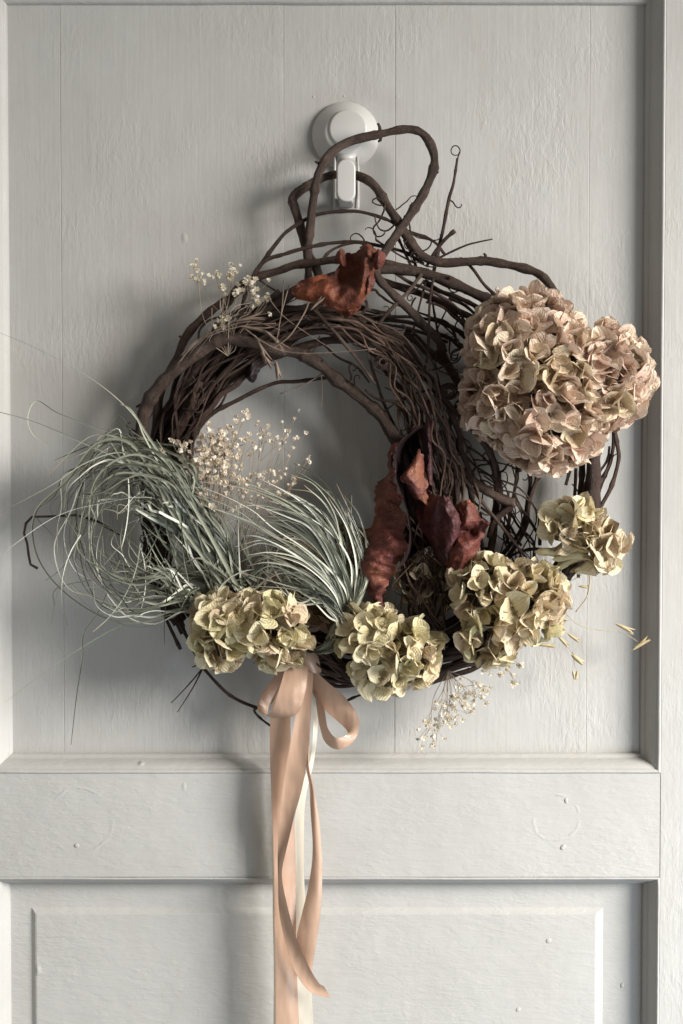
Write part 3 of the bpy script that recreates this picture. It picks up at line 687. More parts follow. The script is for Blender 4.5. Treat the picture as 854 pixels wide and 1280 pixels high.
leaf_part(lf, 'curled_edge', [
    [(523, 562, 116), (525, 563, 117), (528, 568, 118), (531, 575, 112)],
    [(512, 582, 120), (517, 580, 125), (524, 584, 124), (532, 592, 112)],
    [(501, 597, 120), (508, 596, 130), (520, 600, 127), (534, 607, 112)],
    [(506, 604, 112), (514, 609, 124), (524, 613, 122), (535, 620, 110)],
    [(518, 622, 104), (523, 625, 114), (529, 628, 114), (536, 634, 108)]], M_RED, 10, 9, 2.6, .09, 5.)
mb = MB(); mb.tube([W(537, 500, 78), W(535, 540, 90), W(536, 580, 96), W(536, 620, 98), W(540, 650, 96)], [.0022, .0026, .0032, .0034, .002], 8); mb.part('stalk', M_PURPLE, lf)
lf2 = thing('dried_leaf', 'dark purple dried leaf lobe folded over beside the maroon leaf', 'dried leaf', W(556, 700, 110))
leaf_part(lf2, 'blade', [
    [(522, 618, 84), (533, 613, 100), (544, 619, 116), (556, 620, 124), (563, 625, 120), (567, 630, 112)],
    [(519, 634, 82), (532, 634, 104), (545, 633, 120), (560, 632, 130), (570, 637, 126), (573, 642, 114)],
    [(521, 650, 80), (535, 650, 102), (549, 650, 118), (563, 650, 131), (573, 653, 128), (576, 657, 114)],
    [(528, 666, 80), (540, 667, 100), (551, 668, 114), (562, 667, 124), (570, 668, 122), (573, 671, 110)],
    [(537, 680, 82), (545, 684, 98), (553, 686, 108), (560, 684, 116), (566, 682, 114), (569, 684, 104)],
    [(547, 698, 84), (551, 701, 94), (554, 703, 100), (558, 702, 106), (561, 698, 104), (564, 696, 98)]], M_PURPLE, 10, 12, 4.6, .06, 9., (1.2, 1.0))
lf3 = thing('dried_leaf', 'brick red curled dried leaf at the right end of the leaf cluster', 'dried leaf', W(576, 718, 100))
leaf_part(lf3, 'blade', [
    [(569, 631, 98), (576, 628, 104), (584, 625, 106), (590, 629, 102), (594, 634, 94)],
    [(570, 644, 102), (578, 642, 112), (588, 640, 114), (597, 643, 104), (602, 649, 98)],
    [(571, 657, 104), (580, 656, 114), (590, 656, 112), (601, 652, 108), (613, 655, 112)],
    [(567, 667, 106), (578, 664, 98), (590, 666, 94), (600, 664, 102), (608, 663, 108)],
    [(562, 680, 106), (573, 676, 120), (586, 678, 124), (597, 678, 112), (602, 678, 98)],
    [(557, 694, 100), (568, 694, 116), (580, 694, 120), (592, 694, 110), (599, 692, 98)],
    [(556, 706, 96), (566, 708, 106), (575, 710, 110), (583, 706, 106), (590, 700, 98)],
    [(571, 717, 96), (573, 719, 100), (575, 720, 102), (577, 719, 102), (579, 716, 98)]], M_RED, 12, 12, 5.6, .062, 15., (1.1, 1.1))
lf4 = thing('dried_leaf', 'rust red crumpled dried leaf on the top of the ring below the hook', 'dried leaf', W(430, 394, 80))
leaf_part(lf4, 'blade', [
    [(364, 358, 88), (363, 363, 94), (366, 369, 94), (370, 374, 88)],
    [(385, 353, 92), (386, 360, 102), (386, 368, 102), (385, 377, 92)],
    [(404, 345, 92), (405, 355, 104), (404, 366, 106), (402, 379, 94)],
    [(417, 341, 92), (419, 356, 100), (418, 372, 106), (415, 387, 96)],
    [(431, 318, 92), (431, 340, 84), (431, 366, 106), (430, 394, 96)],
    [(445, 317, 94), (446, 338, 92), (447, 362, 110), (446, 386, 98)],
    [(457, 305, 96), (455, 322, 112), (456, 344, 116), (459, 368, 98)],
    [(469, 312, 92), (466, 322, 106), (464, 332, 108), (466, 346, 96)],
    [(479, 320, 88), (474, 326, 96), (470, 330, 98), (469, 338, 92)]], M_RUST, 14, 10, 4.4, .05, 27., (1.0, 1))
leaf_part(lf4, 'curled_lobe', [
    [(421, 316, 96), (425, 311, 104), (431, 314, 100)],
    [(419, 324, 98), (425, 322, 110), (433, 324, 100)],
    [(422, 330, 96), (428, 332, 104), (434, 336, 94)]], M_RUST, 6, 6, 2, .1, 2.)
leaf_part(lf4, 'curled_lobe', [
    [(455, 313, 104), (459, 306, 112), (465, 309, 108)],
    [(454, 320, 108), (461, 318, 120), (469, 318, 108)],
    [(458, 330, 104), (466, 326, 110), (477, 322, 98)]], M_RUST, 6, 6, 3, .1, 12.)
leaf_part(lf4, 'curled_lobe', [
    [(458, 338, 100), (463, 344, 110), (469, 350, 100)],
    [(456, 350, 102), (461, 354, 112), (466, 358, 102)],
    [(456, 366, 98), (459, 368, 104), (463, 364, 98)]], M_RED, 6, 6, 3, .1, 32.)
leaf_part(lf4, 'curled_lobe', [
    [(370, 360, 104), (372, 352, 110), (378, 355, 108)],
    [(386, 356, 108), (389, 346, 118), (395, 351, 110)],
    [(398, 350, 108), (406, 343, 114), (410, 347, 106)]], M_RUST, 8, 8, 3, .1, 52.)
leaf_part(lf4, 'curled_lobe', [
    [(428, 392, 98), (436, 388, 112), (446, 384, 104)],
    [(432, 398, 100), (440, 393, 116), (450, 386, 106)],
    [(437, 396, 98), (444, 390, 106), (452, 380, 100)]], M_RUST, 8, 8, 3, .1, 62.)
leaf_part(lf4, 'curled_lobe', [
    [(466, 318, 108), (474, 312, 116), (482, 320, 106)],
    [(464, 328, 112), (473, 324, 122), (480, 328, 108)],
    [(468, 336, 104), (473, 338, 110), (477, 334, 102)]], M_RED, 8, 8, 3, .1, 72.)
lf5 = thing('dried_leaf', 'small dark brown dried leaf inside the top left of the ring opening', 'dried leaf', W(316, 476, 60))
leaf_part(lf5, 'blade', [
    [(311, 452, 54), (316, 449, 60), (323, 450, 54)],
    [(307, 462, 54), (315, 460, 64), (325, 462, 56)],
    [(307, 472, 54), (313, 470, 64), (321, 472, 56)],
    [(311, 477, 52), (315, 478, 56), (319, 476, 52)]], M_DARK_SHADE, 6, 6, 3, .1, 40.)

# ---------------------------------------------------------------- ribbon bow
bow = thing('ribbon_bow', 'peach satin ribbon bow with long trailing tails below the wreath', 'ribbon', W(378, 835, 90))
def strip(name, rows, mat, sag=0., nv=6):
    """rows of (xl, yl, dl, xr, yr, dr)"""
    G = []
    for (a, b, c_, d, e, f_) in rows:
        c_ -= 26; f_ -= 26
        G.append([(a, b, c_), ((a * 2 + d) / 3, (b * 2 + e) / 3, (c_ * 2 + f_) / 3 + sag), ((a + 2 * d) / 3, (b + 2 * e) / 3, (c_ + 2 * f_) / 3 + sag), (d, e, f_)])
    mb = MB(); mb.grid(patch(G, 3, nv, .8, .02, 3.)); o = mb.part(name, mat, bow)
    return o
strip('tail', [(392, 850, 84, 398, 850, 80), (392, 900, 84, 398, 900, 78), (388, 950, 84, 393, 950, 78), (372, 1000, 80, 382, 1000, 76), (366, 1080, 78, 380, 1080, 76), (369, 1160, 76, 384, 1160, 76), (372, 1240, 76, 390, 1240, 76), (374, 1330, 76, 394, 1330, 76)], M_SHEER)
strip('tail', [(340, 900, 74, 350, 900, 74), (341, 1000, 72, 352, 1000, 72), (341, 1110, 70, 356, 1110, 70), (342, 1200, 70, 360, 1200, 70), (342, 1330, 70, 362, 1330, 70)], M_SHEER)
strip('tail', [(350, 850, 84, 372, 850, 84), (338, 900, 86, 363, 895, 88), (339, 987, 86, 366, 987, 86), (342, 1060, 85, 369, 1060, 83), (343, 1111, 84, 370, 1111, 82), (344, 1200, 84, 371, 1200, 82), (346, 1330, 84, 376, 1330, 84)], M_SATIN, 1)
strip('tail', [(384, 900, 92, 388, 900, 96), (382, 950, 92, 387, 958, 98), (387, 987, 92, 393, 987, 98), (389, 1025, 94, 399, 1025, 96), (391, 1062, 94, 402, 1062, 96), (387, 1100, 92, 403, 1100, 96), (379, 1137, 90, 401, 1137, 96), (371, 1172, 90, 396, 1175, 96), (374, 1200, 88, 391, 1205, 94), (384, 1216, 88, 389, 1226, 92)], M_SATIN, 2)
strip('tail', [(376, 826, 108, 392, 826, 104), (372, 875, 106, 390, 875, 108), (359, 950, 104, 384, 950, 108), (353, 987, 102, 377, 987, 106), (349, 1025, 100, 367, 1025, 106), (347.5, 1062, 98, 358, 1062, 106), (347.5, 1095, 96, 352.5, 1095, 106), (349, 1137, 96, 359, 1130, 106), (356, 1175, 96, 369, 1168, 104), (369, 1214, 98, 382, 1200, 102), (388, 1240, 100, 397, 1227, 102), (414, 1247, 100, 405, 1233, 102)], M_SATIN, -1.5)
strip('loop', [(361, 819, 104, 387, 813, 100), (354, 845, 116, 384, 850, 116), (347, 868, 122, 380, 874, 122), (341, 886, 118, 370, 893, 116), (333, 893, 108, 352, 897, 104), (323, 888, 98, 336, 896, 92), (323, 876, 90, 336, 884, 84), (337, 853, 86, 342, 876, 82), (356, 832, 86, 366, 850, 84)], M_SATIN, 1, 8)
strip('loop', [(390, 834, 100, 384, 848, 92), (410, 853, 108, 394, 872, 98), (428, 868, 112, 409, 890, 102), (443, 887, 112, 424, 903, 102), (449, 906, 110, 434, 913, 104), (443, 926, 108, 433, 919, 112), (424, 937, 108, 420, 922, 118), (407, 928, 104, 410, 910, 116), (399, 904, 102, 406, 888, 112), (393, 862, 98, 398, 866, 104)], M_SATIN, 1, 8)
strip('knot', [(360, 816, 98, 380, 838, 92), (372, 812, 108, 388, 840, 106), (386, 812, 108, 396, 842, 104), (398, 820, 96, 402, 840, 92)], M_SATIN, 4)

# ---------------------------------------------------------------- hydrangea heads
def petal_mesh(i, mat):
    rr = random.Random(100 + i); nv, nu = 8, 7; vs = []; uv = []
    cup = rr.uniform(-.25, 1.0); bend = rr.uniform(-.5, .45); asp = rr.uniform(.42, .56); sk = rr.uniform(-.1, .1); pt = rr.uniform(.40, .62); tw = rr.uniform(-.5, .5)
    for a in range(nv):
        v = .5 - .5 * math.cos(math.pi * a / (nv - 1)); v = v * .6 + (a / (nv - 1)) * .4
        q = v ** .85
        hw = asp * (max(0, 1 - (2 * q - 1) ** 2) ** pt) + .05 * (1 - v)
        for b in range(nu):
            u = -1 + 2 * b / (nu - 1)
            rim = .015 * math.sin(v * 17 + i) * abs(u)
            x = v - .10 * (u * u) * v * (1 - v) + rim + .05 * noise.noise(Vector((u * 2, v * 3, i * 3.3)))
            y = u * hw * (1 + rim) + sk * v * v
            z = cup * (u * u) * hw * .8 + bend * v * v * .45 + tw * u * hw * v * .6 + .10 * noise.noise(Vector((u * 1.9, v * 2.6, i * 7.1))) + .025 * noise.noise(Vector((u * 5, v * 6, i)))
            z += .055 * abs(u) ** .8 * (1 - abs(2 * v - 1))
            vs.append(Vector((x, y, z))); uv.append((b / (nu - 1), v))
    fs = [(a * nu + b, a * nu + b + 1, (a + 1) * nu + b + 1, (a + 1) * nu + b) for a in range(nv - 1) for b in range(nu - 1)]
    return vs, fs, uv
PET = {}
RAW = [petal_mesh(i, None) for i in range(16)]
def petals(mat):
    if mat.name not in PET: PET[mat.name] = [mesh('petal', v, f, mat, u) for (v, f, u) in RAW]
    return PET[mat.name]
def floret_core(mat):
    mb = MB(); mb.tube([Vector((0, 0, -.9)), Vector((.04, .02, -.4)), Vector((0, 0, 0))], [.035, .04, .05], 5)
    b = []
    for (r_, z_) in ((.05, 0), (.085, .04), (.08, .09), (.03, .12)): b.append((r_, z_))
    for i in range(len(b)):
        for k in range(6): mb.v.append(Vector((math.cos(k * 1.047) * b[i][0], math.sin(k * 1.047) * b[i][0], b[i][1]))); mb.uv.append((.5, .1))
    o = len(mb.v) - 24
    for i in range(3):
        for k in range(6): mb.f.append((o + i * 6 + k, o + i * 6 + (k + 1) % 6, o + i * 6 + 6 + (k + 1) % 6, o + i * 6 + 6 + k))
    mb.f.append(tuple(o + 18 + k for k in range(6)))
    return mesh('floret', mb.v, mb.f, mat, mb.uv)
CORE = {}
def head(label, base, lobes, n, size, mats, seed, mind, inner=30, extra=(), facing=-.25):
    """lobes = (px, py, depth, rx, ry, rd) ellipsoids"""
    rr = random.Random(seed); t = thing('hydrangea_head', label, 'hydrangea', W(*base), 'dried hydrangea heads on the wreath'); tl = Vector(t.location)
    def sample(shr=1.0):
        lo = rr.choice(lobes)
        while True:
            v = Vector((rr.gauss(0, 1), rr.gauss(0, 1), rr.gauss(0, 1)))
            if v.length > .01: break
        v.normalize()
        p = (lo[0] + v.x * lo[3] * shr, lo[1] + v.y * lo[4] * shr, lo[2] + v.z * lo[5] * shr)
        for l2 in lobes:
            if l2 is not lo and ((p[0] - l2[0]) / l2[3]) ** 2 + ((p[1] - l2[1]) / l2[4]) ** 2 + ((p[2] - l2[2]) / l2[5]) ** 2 < (.8 * shr) ** 2: return None
        nn = Vector((v.x / lo[3], -v.z / lo[5], -v.y / lo[4])).normalized()   # world: x right, y away, z up
        return p, nn
    got = []
    for tries in range(n * 120):
        if len(got) >= n: break
        s_ = sample()
        if not s_: continue
        p, nn = s_
        if -nn.y < facing: continue
        if any((p[0] - g[0][0]) ** 2 + (p[1] - g[0][1]) ** 2 + (p[2] - g[0][2]) ** 2 < mind ** 2 for g in got): continue
        got.append((p, nn))
    def orient(nn, jit):
        m = (nn + Vector((rr.gauss(0, jit), rr.gauss(0, jit), rr.gauss(0, jit)))).normalized()
        return m.to_track_quat('Z', 'Y').to_matrix().to_4x4() @ Matrix.Rotation(rr.uniform(0, 6.28), 4, 'Z')
    got.sort(key=lambda g: g[1].y); count = 0; far = MB()
    for p, nn in got:
        if count >= 297:
            sz = size * .92 * rr.uniform(.78, 1.18) * S; B = Matrix.Translation(W(*p)) @ orient(nn, .34) @ Matrix.Scale(sz, 4)
            op = rr.uniform(5, 62); a0 = rr.uniform(0, 1.57)
            for k in range(4):
                v_, f_, u_ = rr.choice(RAW); M = B @ Matrix.Rotation(a0 + k * 1.5708 + rr.uniform(-.25, .25), 4, 'Z') @ Matrix.Rotation(-math.radians(op + rr.uniform(-22, 24)), 4, 'Y') @ Matrix.Rotation(rr.uniform(-.5, .5), 4, 'X')
                b = len(far.v); far.v += [M @ q for q in v_]; far.uv += u_; far.f += [tuple(b + z for z in q) for q in f_]
            continue
        mat = rr.choice(mats); pm = petals(mat)
        if mat.name not in CORE: CORE[mat.name] = floret_core(mat)
        sz = size * .92 * rr.uniform(.78, 1.18) * S
        fl = put('floret', CORE[mat.name], t)
        M = Matrix.Translation(W(*p) - tl) @ orient(nn, .34) @ Matrix.Scale(sz, 4)
        fl.matrix_local = M
        op = rr.uniform(5, 62); a0 = rr.uniform(0, 1.57)
        for k in range(4 if rr.random() < .85 else 3):
            pe = put('petal', rr.choice(pm), fl); count += 1
            tilt = math.radians(op + rr.uniform(-22, 24)); s2 = rr.uniform(.82, 1.12)
            pe.matrix_local = Matrix.Rotation(a0 + k * 1.5708 + rr.uniform(-.25, .25), 4, 'Z') @ Matrix.Translation((.05, 0, .03)) @ Matrix.Rotation(-tilt, 4, 'Y') @ Matrix.Rotation(rr.uniform(-.5, .5), 4, 'X') @ Matrix.Scale(s2, 4)
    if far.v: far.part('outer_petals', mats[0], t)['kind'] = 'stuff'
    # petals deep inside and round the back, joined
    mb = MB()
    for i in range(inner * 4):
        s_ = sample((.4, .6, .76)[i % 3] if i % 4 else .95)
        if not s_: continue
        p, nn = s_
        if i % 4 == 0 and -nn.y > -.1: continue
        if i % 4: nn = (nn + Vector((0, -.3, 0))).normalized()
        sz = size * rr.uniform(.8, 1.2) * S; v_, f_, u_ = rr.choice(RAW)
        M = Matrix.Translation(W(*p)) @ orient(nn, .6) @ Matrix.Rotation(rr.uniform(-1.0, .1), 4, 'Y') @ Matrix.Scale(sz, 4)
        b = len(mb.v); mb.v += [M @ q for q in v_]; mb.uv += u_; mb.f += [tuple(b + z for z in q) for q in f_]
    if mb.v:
        o = mb.part('inner_petals', M_INNER_SHADE, t); o['kind'] = 'stuff'
    mb = MB(); c0 = W(*base); cn = Vector((0, 0, 0))
    for lo in lobes:
        e = W(lo[0], lo[1], lo[2] - lo[5] * .3); m_ = (c0 + e) / 2 + Vector((.003, 0, -.002))
        mb.tube([c0, m_, e], [.0022, .0019, .0014], 7)
        for q in range(9):
            v = Vector((rr.gauss(0, 1), rr.gauss(0, 1), rr.gauss(0, 1))).normalized()
            mb.tube([e, W(lo[0] + v.x * lo[3] * .4, lo[1] + v.y * lo[4] * .4, lo[2] + v.z * lo[5] * .4), W(lo[0] + v.x * lo[3] * .8, lo[1] + v.y * lo[4] * .8, lo[2] + v.z * lo[5] * .8)], [.0012, .0009, .0006], 5)
    mb.part('stem', M_STEM, t)
    return t
head('largest hydrangea head, dusty pink beige, at the upper right of the wreath', (697, 376, 88),
     [(660, 440, 98, 62, 66, 54), (686, 512, 98, 64, 64, 56), (634, 490, 86, 42, 56, 46), (758, 472, 88, 43, 52, 42), (718, 470, 92, 46, 48, 48)], 165, 24.5, [M_PINK, M_PINK, M_PINK2], 51, 15.2, 170)
head('small two lobed cream hydrangea head near the right moulding', (716, 672, 50),
     [(714, 654, 84, 26, 23, 22), (750, 684, 82, 20, 18, 18)], 20, 24, [M_CREAM, M_CREAM, M_PINK2], 52, 14, 12)
head('cream and green hydrangea head under the brick red leaf, lower right', (640, 800, 50),
     [(608, 735, 96, 34, 32, 30), (655, 752, 96, 38, 38, 34), (614, 790, 100, 30, 30, 28)], 54, 24, [M_CREAM, M_PINK2, M_OLIVE, M_CREAM, M_PINK2], 53, 15.5, 36)
head('cream hydrangea head at the bottom of the wreath right of the bow', (480, 850, 50),
     [(466, 798, 100, 32, 30, 28), (510, 818, 100, 32, 30, 28), (488, 834, 96, 30, 22, 26)], 44, 23.5, [M_CREAM, M_CREAM, M_PINK2, M_OLIVE, M_CREAM], 54, 15, 30)
head('olive green hydrangea head at the lower left above the bow', (320, 800, 50),
     [(284, 776, 104, 34, 28, 30), (335, 778, 106, 38, 28, 32), (272, 806, 96, 22, 20, 22), (350, 806, 96, 22, 22, 22)], 50, 22.5, [M_OLIVE, M_OLIVE, M_PINK2, M_CREAM], 55, 15, 30)
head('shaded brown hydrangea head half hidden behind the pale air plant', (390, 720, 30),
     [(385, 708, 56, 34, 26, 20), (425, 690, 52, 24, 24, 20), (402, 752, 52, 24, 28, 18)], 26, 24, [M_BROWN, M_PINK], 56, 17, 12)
head('loose brownish hydrangea head in the vines below the dried leaves', (530, 760, 30),
     [(520, 716, 50, 20, 24, 16), (552, 728, 48, 20, 28, 14)], 8, 20, [M_BROWN, M_PINK2], 57, 17, 8)

# ---------------------------------------------------------------- air plants
def blade(parent, P, w0, w1, seed, face=.3, mat=None):
    rr = random.Random(seed); Q = spline(P, 7); N = len(Q); pts = [W(*q) for q in Q]; rows = []
    roll = rr.uniform(-1.2, 1.2); dr = rr.uniform(-1.4, 1.4)
    for i in range(N):
        f = i / (N - 1); t = (pts[min(i + 1, N - 1)] - pts[max(i - 1, 0)])
        if t.length < 1e-8: t = Vector((0, 0, 1))
        t.normalize(); side = t.cross(Vector((0, -1, 0)))
        if side.length < 1e-4: side = Vector((1, 0, 0))
        side.normalize(); nrm = side.cross(t)
        a = roll + dr * f; s_ = side * math.cos(a) + nrm * math.sin(a); n_ = -side * math.sin(a) + nrm * math.cos(a)
        wd = RS((w0 * .84 * (1 - f) ** .7 + w1) * .5, Q[i][2])
        rows.append([pts[i] - s_ * wd + n_ * wd * .45, pts[i] - s_ * wd * .5 + n_ * wd * .12, pts[i], pts[i] + s_ * wd * .5 + n_ * wd * .12, pts[i] + s_ * wd + n_ * wd * .45])
    mb = MB(); mb.grid(rows); return mb.part('leaf', mat or M_BLADE, parent)
ap = thing('air_plant', 'silvery green air plant whose thin leaves curl in wide loops to the left', 'air plant', W(290, 745, 85))
rr = random.Random(5)
def jit(P, a, d=8): 
    ox, oy, od = rr.gauss(0, a), rr.gauss(0, a), rr.gauss(0, d); n = len(P)
    return [(x + ox * (.15 + .85 * i / (n - 1)) + rr.gauss(0, a * .18), y + oy * (.15 + .85 * i / (n - 1)) + rr.gauss(0, a * .18), z + od * (.2 + i / (n - 1))) for i, (x, y, z) in enumerate(P)]
# leaves that rise up left and roll over
for i in range(64):
    k = rr.uniform(.2, 1.0); cx, cy = 178 - 20 * k + rr.gauss(0, 12), 664 + rr.gauss(0, 12); rx, ry = 22 + 72 * k + rr.gauss(0, 7), 34 + 74 * k + rr.gauss(0, 8)
    P = [(rr.uniform(255, 330), rr.uniform(726, 754), 70 + rr.uniform(0, 24)), (rr.uniform(215, 285), rr.uniform(655, 712), 88)]
    a1 = rr.uniform(1.6, 4.4); th = rr.gauss(0, .12)
    m = 7; dz = rr.uniform(84, 128)
    for j in range(m + 1):
        a = -.75 - (a1 * k * .9 + .4) * j / m
        sp = 1 - rr.uniform(0, .05) * j
        ex, ey = math.cos(a) * rx * sp, math.sin(a) * ry * sp
        P.append((cx + ex * math.cos(th) - ey * math.sin(th), cy + ex * math.sin(th) + ey * math.cos(th), dz + 14 * math.sin(j * .6 + i)))
    blade(ap, jit(P, 3), rr.uniform(2.2, 4.6), .6, i)
# leaves that leave to the left and curl upwards
for i in range(46):
    k = rr.uniform(.2, 1.0); cx, cy = 180 - 14 * k + rr.gauss(0, 10), 662 + 8 * k + rr.gauss(0, 8); rx, ry = 26 + 74 * k + rr.gauss(0, 6), 36 + 72 * k + rr.gauss(0, 8)
    P = [(rr.uniform(262, 310), rr.uniform(732, 756), 74 + rr.uniform(0, 20)), (rr.uniform(225, 250), rr.uniform(730, 765), 86)]
    a1 = rr.uniform(.9, 3.4); m = 6; dz = rr.uniform(80, 122); st_ = rr.uniform(.9, 1.25); th = rr.gauss(0, .1)
    for j in range(m + 1):
        a = st_ + a1 * j / m
        sp = 1 - rr.uniform(0, .05) * j
        ex, ey = math.cos(a) * rx * sp, math.sin(a) * ry * sp
        P.append((cx + ex * math.cos(th) - ey * math.sin(th), cy + ex * math.sin(th) + ey * math.cos(th), dz + 14 * math.sin(j * .6 + i)))
    blade(ap, jit(P, 3), rr.uniform(1.8, 3.8), .5, 200 + i)
# thin stray blades crossing the loops
for i in range(34):
    x, y = rr.uniform(90, 235), rr.uniform(585, 700); a = rr.uniform(.9, 2.2) if rr.random() < .7 else rr.uniform(-.6, .5); d0 = rr.uniform(70, 120); L = rr.uniform(50, 130); P = [(x, y, d0)]; cv = rr.uniform(-.25, .25)
    for j in range(5):
        x += math.cos(a) * L / 5; y += math.sin(a) * L / 5; a += cv; P.append((x, y, d0 + j * 2))
    blade(ap, P, .5, rr.uniform(.8, 1.3), 300 + i)
# upright fan from the base
for i in range(56):
    a = rr.uniform(-2.75, -.75); L = rr.uniform(55, 150) * (1 if a < -1.3 else .7); bx = rr.uniform(255, 335); d0 = 66 + rr.uniform(0, 30)
    P = [(bx, rr.uniform(730, 755), d0)]; x, y, z = P[0]; cv = rr.uniform(-.34, .05) if a < -1.7 else rr.uniform(-.2, .35)
    for j in range(5):
        x += math.cos(a) * L / 5; y += math.sin(a) * L / 5; a += cv; z += rr.uniform(-2, 6); P.append((x, y, z))
    blade(ap, P, rr.uniform(2.2, 4.4), .6, 400 + i)
for i in range(34):
    P = [(rr.uniform(262, 330), rr.uniform(728, 752), 72 + rr.uniform(0, 24))]
    q_ = rr.uniform(0, 1); P.append((248 + 40 * q_ + rr.gauss(0, 7), 690 + rr.gauss(0, 8), 94)); P.append((200 + 50 * q_ + rr.gauss(0, 10), 625 + rr.gauss(0, 10), 106))
    P.append((165 + 45 * q_ + rr.gauss(0, 12), 570 + rr.gauss(0, 12), 112)); P.append((125 + 35 * q_ + rr.gauss(0, 14), 552 + rr.gauss(0, 8), 112)); P.append((92 + 30 * q_ + rr.gauss(0, 12), 590 + rr.gauss(0, 16), 108))
    blade(ap, P[:rr.choice((4, 5, 6, 6))], rr.uniform(2.6, 4.8), .6, 600 + i)
# long single leaves read from the photograph
for i, (P, w0) in enumerate([
    ([(262, 690, 96), (215, 610, 110), (181, 548, 116), (169, 522, 118), (135, 489, 120), (93, 461, 122), (42, 434, 124), (-10, 412, 126)], 3.4),
    ([(235, 640, 100), (160, 580, 112), (101, 552, 118), (42, 527, 120), (-12, 512, 122)], 2.6),
    ([(215, 600, 110), (160, 566, 118), (110, 577, 126), (63, 607, 132), (-10, 646, 136)], 2.6),
    ([(225, 630, 110), (180, 622, 120), (135, 628, 128), (68, 647, 136), (-10, 702, 142)], 2.6),
    ([(175, 548, 104), (140, 540, 108), (110, 531, 110), (72, 516, 112), (46, 501, 112), (35, 522, 112), (42, 544, 112), (60, 554, 112)], 1.6),
    ([(150, 700, 100), (125, 760, 96), (105, 790, 92), (103, 822, 90), (96, 870, 88), (89, 931, 86)], 1.6),
    ([(180, 770, 80), (131, 792, 80), (63, 835, 80), (6, 878, 80)], 1.5),
    ([(300, 735, 100), (262, 705, 112), (245, 699, 118), (224, 712, 122), (210, 745, 124), (206, 780, 124), (206, 806, 122)], 4.6),
    ([(250, 735, 100), (236, 745, 104), (225, 764, 108), (216, 772, 108), (212, 768, 108)], 2.4),
    ([(286, 740, 100), (250, 690, 110), (215, 640, 116), (190, 590, 118), (160, 552, 118), (120, 556, 118), (85, 600, 116), (45, 640, 112), (45, 690, 108), (75, 735, 104), (130, 772, 104), (175, 778, 106), (215, 768, 104)], 5.0),
    ([(300, 740, 100), (262, 668, 112), (222, 600, 120), (185, 545, 122), (165, 513, 122), (150, 505, 120)], 5.4),
    ([(180, 548, 104), (165, 538, 106), (150, 520, 108), (130, 545, 104)], 1.4),
    ([(140, 700, 96), (132, 720, 96), (72, 735, 96), (68, 758, 96)], 1.3)]):
    blade(ap, P, w0, .8, 700 + i)
ap2 = thing('air_plant', 'pale air plant with silvery leaves arching up and left, left of the maroon leaf', 'air plant', W(420, 800, 85))
FAM = [[(415, 800, 88), (432, 760, 100), (424, 728, 112), (380, 690, 122), (331, 662, 128), (298, 641, 130), (243, 615, 130), (196, 612, 128)],
       [(420, 800, 88), (430, 750, 102), (418, 700, 116), (392, 655, 126), (360, 630, 132), (308, 608, 136), (246, 598, 138)],
       [(425, 800, 88), (432, 750, 100), (429, 680, 114), (413, 630, 122), (384, 603, 126), (354, 587, 128)],
       [(422, 800, 86), (440, 760, 98), (428, 710, 112), (400, 668, 122), (365, 640, 128), (320, 630, 130), (280, 640, 130)],
       [(415, 800, 86), (425, 770, 98), (410, 735, 112), (370, 705, 120), (330, 690, 122), (300, 700, 120)],
       [(428, 800, 86), (440, 760, 94), (444, 710, 104), (436, 660, 112), (415, 622, 116), (390, 612, 116)],
       [(405, 805, 92), (425, 785, 104), (415, 755, 116), (385, 730, 122), (350, 722, 124), (320, 735, 120)]]
for i in range(74):
    f = rr.choice(FAM); g2 = rr.choice(FAM[:6]); m_ = min(len(f), len(g2)); k = rr.uniform(0, .5)
    cut = rr.choice((m_, m_, m_ - 1))
    P = [tuple(a * (1 - k) + b * k for a, b in zip(f[j], g2[j])) for j in range(cut)]
    blade(ap2, jit(P, 10, 12), rr.uniform(2.6, 5.8), .6, 900 + i)
for i in range(16):
    P = [(400 + rr.gauss(0, 4), 812 + rr.gauss(0, 3), 92), (425 + rr.gauss(0, 4), 795, 104), (438 + rr.gauss(0, 4), 765, 108), (452 + rr.gauss(0, 5), 720, 108), (448 + rr.gauss(0, 7), 670 + rr.gauss(0, 12), 108), (425 + rr.gauss(0, 10), 628 + rr.gauss(0, 10), 106)]
    blade(ap2, P, rr.uniform(3, 5), .7, 1100 + i)
for i in range(36):
    P = [(340 + rr.gauss(0, 16), 715 + rr.gauss(0, 14), 104), (380 + rr.gauss(0, 8), 732 + rr.gauss(0, 10), 112), (410, 752 + rr.gauss(0, 9), 114), (428 + rr.gauss(0, 4), 780, 112), (420 + rr.gauss(0, 6), 808, 100), (398 + rr.gauss(0, 6), 816, 92)]
    blade(ap2, P[::-1], rr.uniform(3, 5), .7, 1200 + i)

# ---------------------------------------------------------------- gypsophila
def blossom(mb, p, r, q):
    ax = Vector((q.gauss(0, 1), q.gauss(0, 1) - 1, q.gauss(0, 1))).normalized(); M = ax.to_track_quat('Z', 'Y').to_matrix()
    for k in range(9):
        a = k * 2.4; tl = .25 + .12 * k; b = len(mb.v)
        u = Vector((math.cos(a), math.sin(a), 0)); v = Vector((-math.sin(a), math.cos(a), 0)); z = Vector((0, 0, 1))
        up = (u * math.cos(tl) + z * math.sin(tl))
        l = r * q.uniform(.7, 1.15)
        for (s_, t_, h_) in ((0, 0, 0), (-.38, .55, .1), (0, .6, -.05), (.38, .55, .1), (-.24, 1, .22), (.24, 1, .18)):
            mb.v.append(p + M @ (up * (t_ * l) + v * (s_ * l) + z * (h_ * l))); mb.uv.append((.5, .5))
        mb.f += [(b, b + 2, b + 1), (b, b + 3, b + 2), (b + 1, b + 2, b + 5, b + 4), (b + 2, b + 3, b + 5)]
